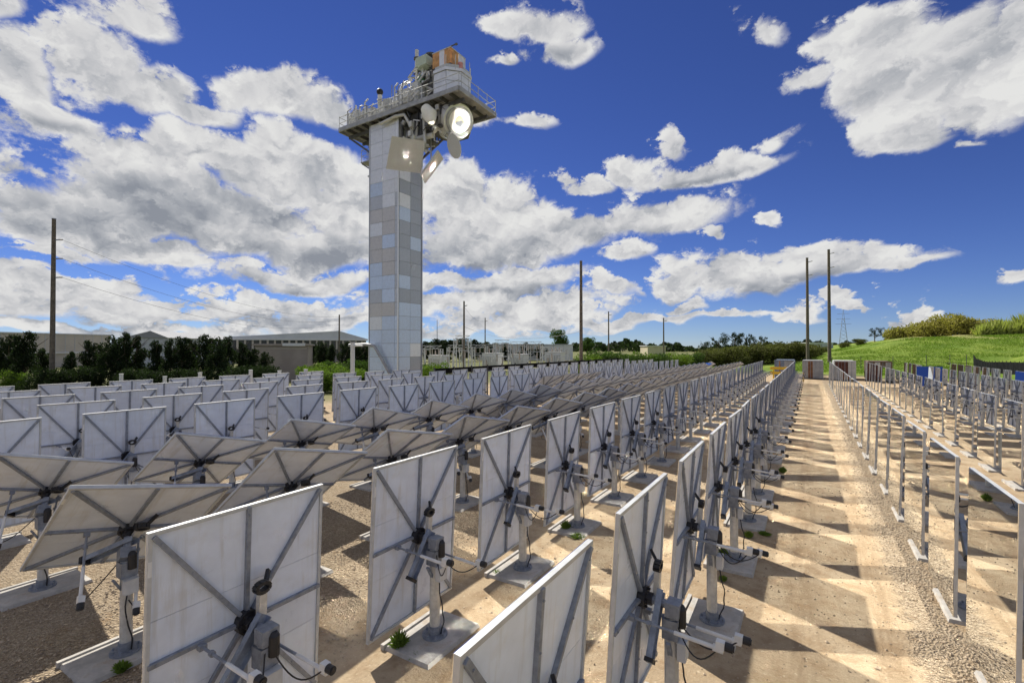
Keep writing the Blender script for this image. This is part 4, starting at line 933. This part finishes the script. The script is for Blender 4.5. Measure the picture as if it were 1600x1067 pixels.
for i, (px, t, yt) in enumerate(left_trees):
    plant(f'sheoak{i % 4}', 'sheoak_tree', px, t, yt, f'dark feathery tree, {ORD[i]} from the left in the belt before the sheds', 'tree', 'dark trees along the left edge of the field', random.uniform(.70, 1.05))
for i, (px, t, yt) in enumerate([(20, 44, 573), (70, 44, 570), (125, 46, 567), (205, 46, 570), (255, 45, 573), (305, 46, 570), (360, 46, 566), (405, 48, 566)]):
    plant('darkbush', 'shrub', px, t, yt, f'low dark shrub under the left tree belt, {ORD[i]} from the left', 'shrub', 'shrubs under the tree belt', .8) if i else plant('bush0', 'shrub', px, t, yt, 'sunlit yellow green shrub at the far left edge', 'shrub', 'shrubs under the tree belt', .7)
for i, (px, t, yt, k) in enumerate([(492, 50, 562, 0), (508, 47, 566, 0), (524, 52, 560, 1), (540, 47, 566, 0), (566, 56, 556, 1), (684, 52, 562, 0), (676, 56, 566, 1)]):
    plant(f'bush{k}', 'bush', px, t, yt, ['bright green bush at the right corner of the brick block', 'low bright bush right of the brick block', 'taller green bush under the thin timber pole', 'bright bush just left of the white vent pipe', 'dark green bush tucked behind the vent pipe', 'green bush just right of the tower foot', 'smaller bush hard against the tower foot, right side'][i], 'bush', 'bushes round the tower foot')
for i, (px, t, yt) in enumerate([(436, 88, 536), (456, 92, 534), (488, 78, 533), (502, 74, 530), (518, 78, 535), (541, 74, 531), (558, 76, 534), (570, 80, 532)]):
    plant('sheoak%d' % (i % 4), 'sheoak_tree', px, t, yt, f'dark tree between the brick block and the tower, {ORD[i]} from the left', 'tree', 'dark trees before the factory hall', 1.0)
for i, (px, t, yt) in enumerate([(664, 150, 531), (684, 146, 527), (702, 152, 529), (722, 148, 526), (742, 154, 528), (760, 150, 532), (790, 158, 534), (822, 160, 533), (845, 158, 535)]):
    plant('sheoak%d' % (i % 4), 'background_tree', px, t, yt, f'dark tree behind the substation, {ORD[i]} counting from the tower', 'tree', 'trees behind the substation', 1.7)
plant('round', 'gum_tree', 876, 172, 513, 'round crowned tree standing above the white warehouse', 'tree', None, .85)
plant('round', 'gum_tree', 918, 178, 526, 'lower round tree just right of the tall timber pole', 'tree', None, 1.2)
for i, (px, t, yt) in enumerate([(918, 74, 549), (940, 76, 544), (962, 78, 546), (985, 74, 548), (1008, 80, 546), (1032, 78, 549), (1056, 82, 547), (1080, 88, 548)]):
    plant('bush%d' % (i % 2), 'bush', px, t, yt, f'green bush behind the dark fence, {ORD[i]} right of the tall timber pole', 'bush', 'green bushes behind the far fence', 1.25)
for i, (px, t, yt) in enumerate([(1104, 112, 544), (1126, 116, 540), (1148, 112, 537), (1170, 118, 538), (1192, 114, 535), (1214, 118, 532), (1238, 116, 531), (1262, 122, 534), (1284, 126, 540), (1320, 150, 534), (1345, 150, 528)]):
    plant('olive', 'olive_bush', px, t, yt, f'olive scrub bush at the far end of the field, {ORD[i]} from the left', 'bush', 'olive scrub along the far edge', 1.1)
for i, (px, t, yt) in enumerate([(1123, 185, 526), (1148, 190, 519), (1166, 186, 520), (1188, 192, 525), (1100, 200, 533)]):
    plant('sparse', 'gum_tree', px, t, yt, ['open crowned gum tree, leftmost but one of the far clump', 'tallest open gum tree of the far clump', 'open gum tree right of the tallest in the far clump', 'rightmost open gum tree of the far clump', 'small gum at the left end of the far clump'][i], 'tree', 'far clump of gum trees')
plant('sparse', 'gum_tree', 1367, 150, 511, 'small tree on the skyline left of the big golden bush', 'tree')
plant('sheoak1', 'hedge', 1388, 150, 517, 'dark hedge on the crest beside the golden bush', 'hedge', None, 2.6)
o = plant('hillbush', 'golden_bush', 1468, 128, 487, 'broad golden olive bush on the crest of the green hill', 'bush'); o.rotation_euler = (0, 0, -R(40)); 
def reeds():
    g = np.random.default_rng(5); V = []; Fc = []
    for k in range(9000):
        px = g.uniform(1528, 1680); t = g.uniform(112, 130); p = at(px, t); z0 = H(p.x, p.y); h = g.uniform(1.5, 5.6 + .6*math.sin(px*.19)) * (.45 + .35*min(1, (px-1528)/45) + .12*math.sin(px*.11+1) + .08*math.sin(px*.37)); a = g.uniform(0, 6.28); w = .24
        i = len(V); dx, dy = math.cos(a)*w, math.sin(a)*w; lx, ly = g.normal(0, .8), g.normal(0, .8)
        V += [(p.x-dx, p.y-dy, z0-.2), (p.x+dx, p.y+dy, z0-.2), (p.x+lx*.4+dx*.8, p.y+ly*.4+dy*.8, z0+h*.6), (p.x+lx, p.y+ly, z0+h)]; Fc.append((i, i+1, i+2, i+3))
    me = bpy.data.meshes.new('tall_reeds'); me.from_pydata(V, [], Fc); me.materials.append(M['reed'])
    tag(link('tall_reeds', me), 'stand of tall yellow green reeds on the hill crest at right', 'reeds', kind='stuff')
reeds()
def far_wood():
    g = np.random.default_rng(6); V = []; Fc = []
    for k in range(9000):
        px = g.uniform(560, 1420); t = g.uniform(480, 620); p = at(px, t); top = 7 + 3*math.sin(px*.021) + 2*math.sin(px*.09+1) + 1.3*math.sin(px*.31); z = g.uniform(0, 1)**.7 * max(2, top); s = g.uniform(1.2, 2.6)
        a = g.normal(size=3); a /= np.linalg.norm(a); b_ = np.cross(a, g.normal(size=3)); b_ /= np.linalg.norm(b_); c = np.array([p.x, p.y, z]); i = len(V)
        V += [tuple(c-a*s), tuple(c+b_*s), tuple(c+a*s), tuple(c-b_*s)]; Fc.append((i,i+1,i+2,i+3))
    me = bpy.data.meshes.new('far_woodland'); me.from_pydata(V, [], Fc); me.materials.append(M['leaf_dark'])
    tag(link('far_woodland', me), 'low dark woodland along the horizon', 'woodland', kind='stuff')
far_wood()
def hill_tufts():
    g = np.random.default_rng(8); V = []; Fc = []
    n = 0
    while n < 42000:
        px = g.uniform(1240, 1640); t = g.uniform(70, 150); p = at(px, t); z0 = H(p.x, p.y)
        if z0 < .12: n += .02; continue
        n += 1
        for b_ in range(2):
            a = g.uniform(0, 6.28); w = g.uniform(.03, .07); h = g.uniform(.08, .24) * (1.5 if z0 > 6 else 1); i = len(V); dx, dy = math.cos(a)*w, math.sin(a)*w
            V += [(p.x-dx, p.y-dy, z0-.05), (p.x+dx, p.y+dy, z0-.05), (p.x+g.normal(0,.15), p.y+g.normal(0,.15), z0+h)]; Fc.append((i, i+1, i+2))
    me = bpy.data.meshes.new('hill_grass_tufts'); me.from_pydata(V, [], Fc); me.materials.append(M['grass_green'])
    tag(link('hill_grass_tufts', me), 'rough green grass covering the hill', 'grass', kind='stuff')
hill_tufts()
def weed_mesh(seed, n, h, spread):
    g = np.random.default_rng(seed); V = []; Fc = []
    for k in range(n):
        a = g.uniform(0, 6.28); r = spread * g.uniform(.05, .5); b_ = np.array([math.cos(a)*r*.5, math.sin(a)*r*.5, -.01]); hh = h * g.uniform(.5, 1.1)
        a2 = a + g.normal(0, .8); rr = spread*g.uniform(.15,1.); tip = np.array([math.cos(a2)*rr, math.sin(a2)*rr, hh*(1.1 - rr/spread*.6)]); mid = (b_ + tip)/2 + np.array([0,0,hh*.18]); s = np.array([-math.sin(a), math.cos(a), 0]) * g.uniform(.006,.013); i = len(V)
        V += [tuple(b_ - s*.4), tuple(b_ + s*.4), tuple(mid + s), tuple(tip), tuple(mid - s)]; Fc.append((i,i+1,i+2,i+3,i+4))
    me = bpy.data.meshes.new('leaves'); me.from_pydata(V, [], Fc); me.materials.append(M['leaf_weed']); return me
WM = [weed_mesh(1, 320, .24, .17), weed_mesh(2, 260, .10, .20), weed_mesh(3, 240, .17, .14)]
def gpx(px, py): t = CAM_H * FPX / (py - HORIZON); return at(px, t)
for i, (px, py, k, s, lab) in enumerate([(626, 1008, 0, 1.1, 'green weed tuft left of the nearest full post base, beside its footing'), (650, 1022, 1, .7, 'flat small weed just below the tall tuft by the footing'), (776, 895, 1, .9, 'low weed beside the second row post in the middle'),
        (884, 826, 0, 1.0, 'bushy weed at a post base in the second row'), (902, 838, 1, 1.1, 'flat light weed below the bushy one in the second row'), (1128, 868, 0, .9, 'weed growing at a lane-side post behind the first actuator'), (1168, 838, 2, 1.0, 'dark weed at a lane-side footing further back'),
        (1193, 834, 1, .9, 'pale flat weed on the lane edge by a footing'), (1222, 738, 0, 1.0, 'yellow green weed at the lane edge far along'), (1128, 905, 2, .7, 'small weed between two lane-side footings'), (195, 1045, 2, 1.0, 'dark weed at the foot of the left tilted mirror')]):
    o = thing('weed', gpx(px, py), lab, 'weed', 'weeds in the yard'); o.scale = (s, s, s); link('leaves', WM[k], o)
def stones():
    g = np.random.default_rng(11); V = []; Fc = []
    base = np.array([(1,0,0),(-1,0,0),(0,1,0),(0,-1,0),(0,0,1),(0,0,-1)], float); tri = [(0,2,4),(2,1,4),(1,3,4),(3,0,4),(2,0,5),(1,2,5),(3,1,5),(0,3,5)]
    for k in range(15000):
        m_ = g.random()
        if m_ < .62: x, y = g.uniform(-11.5, -5.6), g.uniform(1.5, 11)
        elif m_ < .82: x, y = 1.62 + g.normal(0, .22), 5 + g.random()**1.6 * 26
        else: x, y = g.uniform(-6, 4), g.uniform(5.5, 18)
        s = g.uniform(.008, .024) * (1.7 if g.random() < .06 else 1); q = base * s * g.uniform(.6, 1.3, (6, 3)); q[:, 2] *= .7; a = g.uniform(0, 6.28); c_, s_ = math.cos(a), math.sin(a)
        q = np.stack([q[:,0]*c_ - q[:,1]*s_ + x, q[:,0]*s_ + q[:,1]*c_ + y, q[:,2] + s*.3], 1); i = len(V); V += q.tolist(); Fc += [tuple(j+i for j in f_) for f_ in tri]
    me = bpy.data.meshes.new('gravel'); me.from_pydata(V, [], Fc); me.materials.append(mat('gravel_stone', (.42, .33, .23), .9, 0, var=.45, scale=9)); 
    tag(link('gravel', me), 'loose brown gravel scattered over the yard', 'gravel', kind='stuff')
stones()
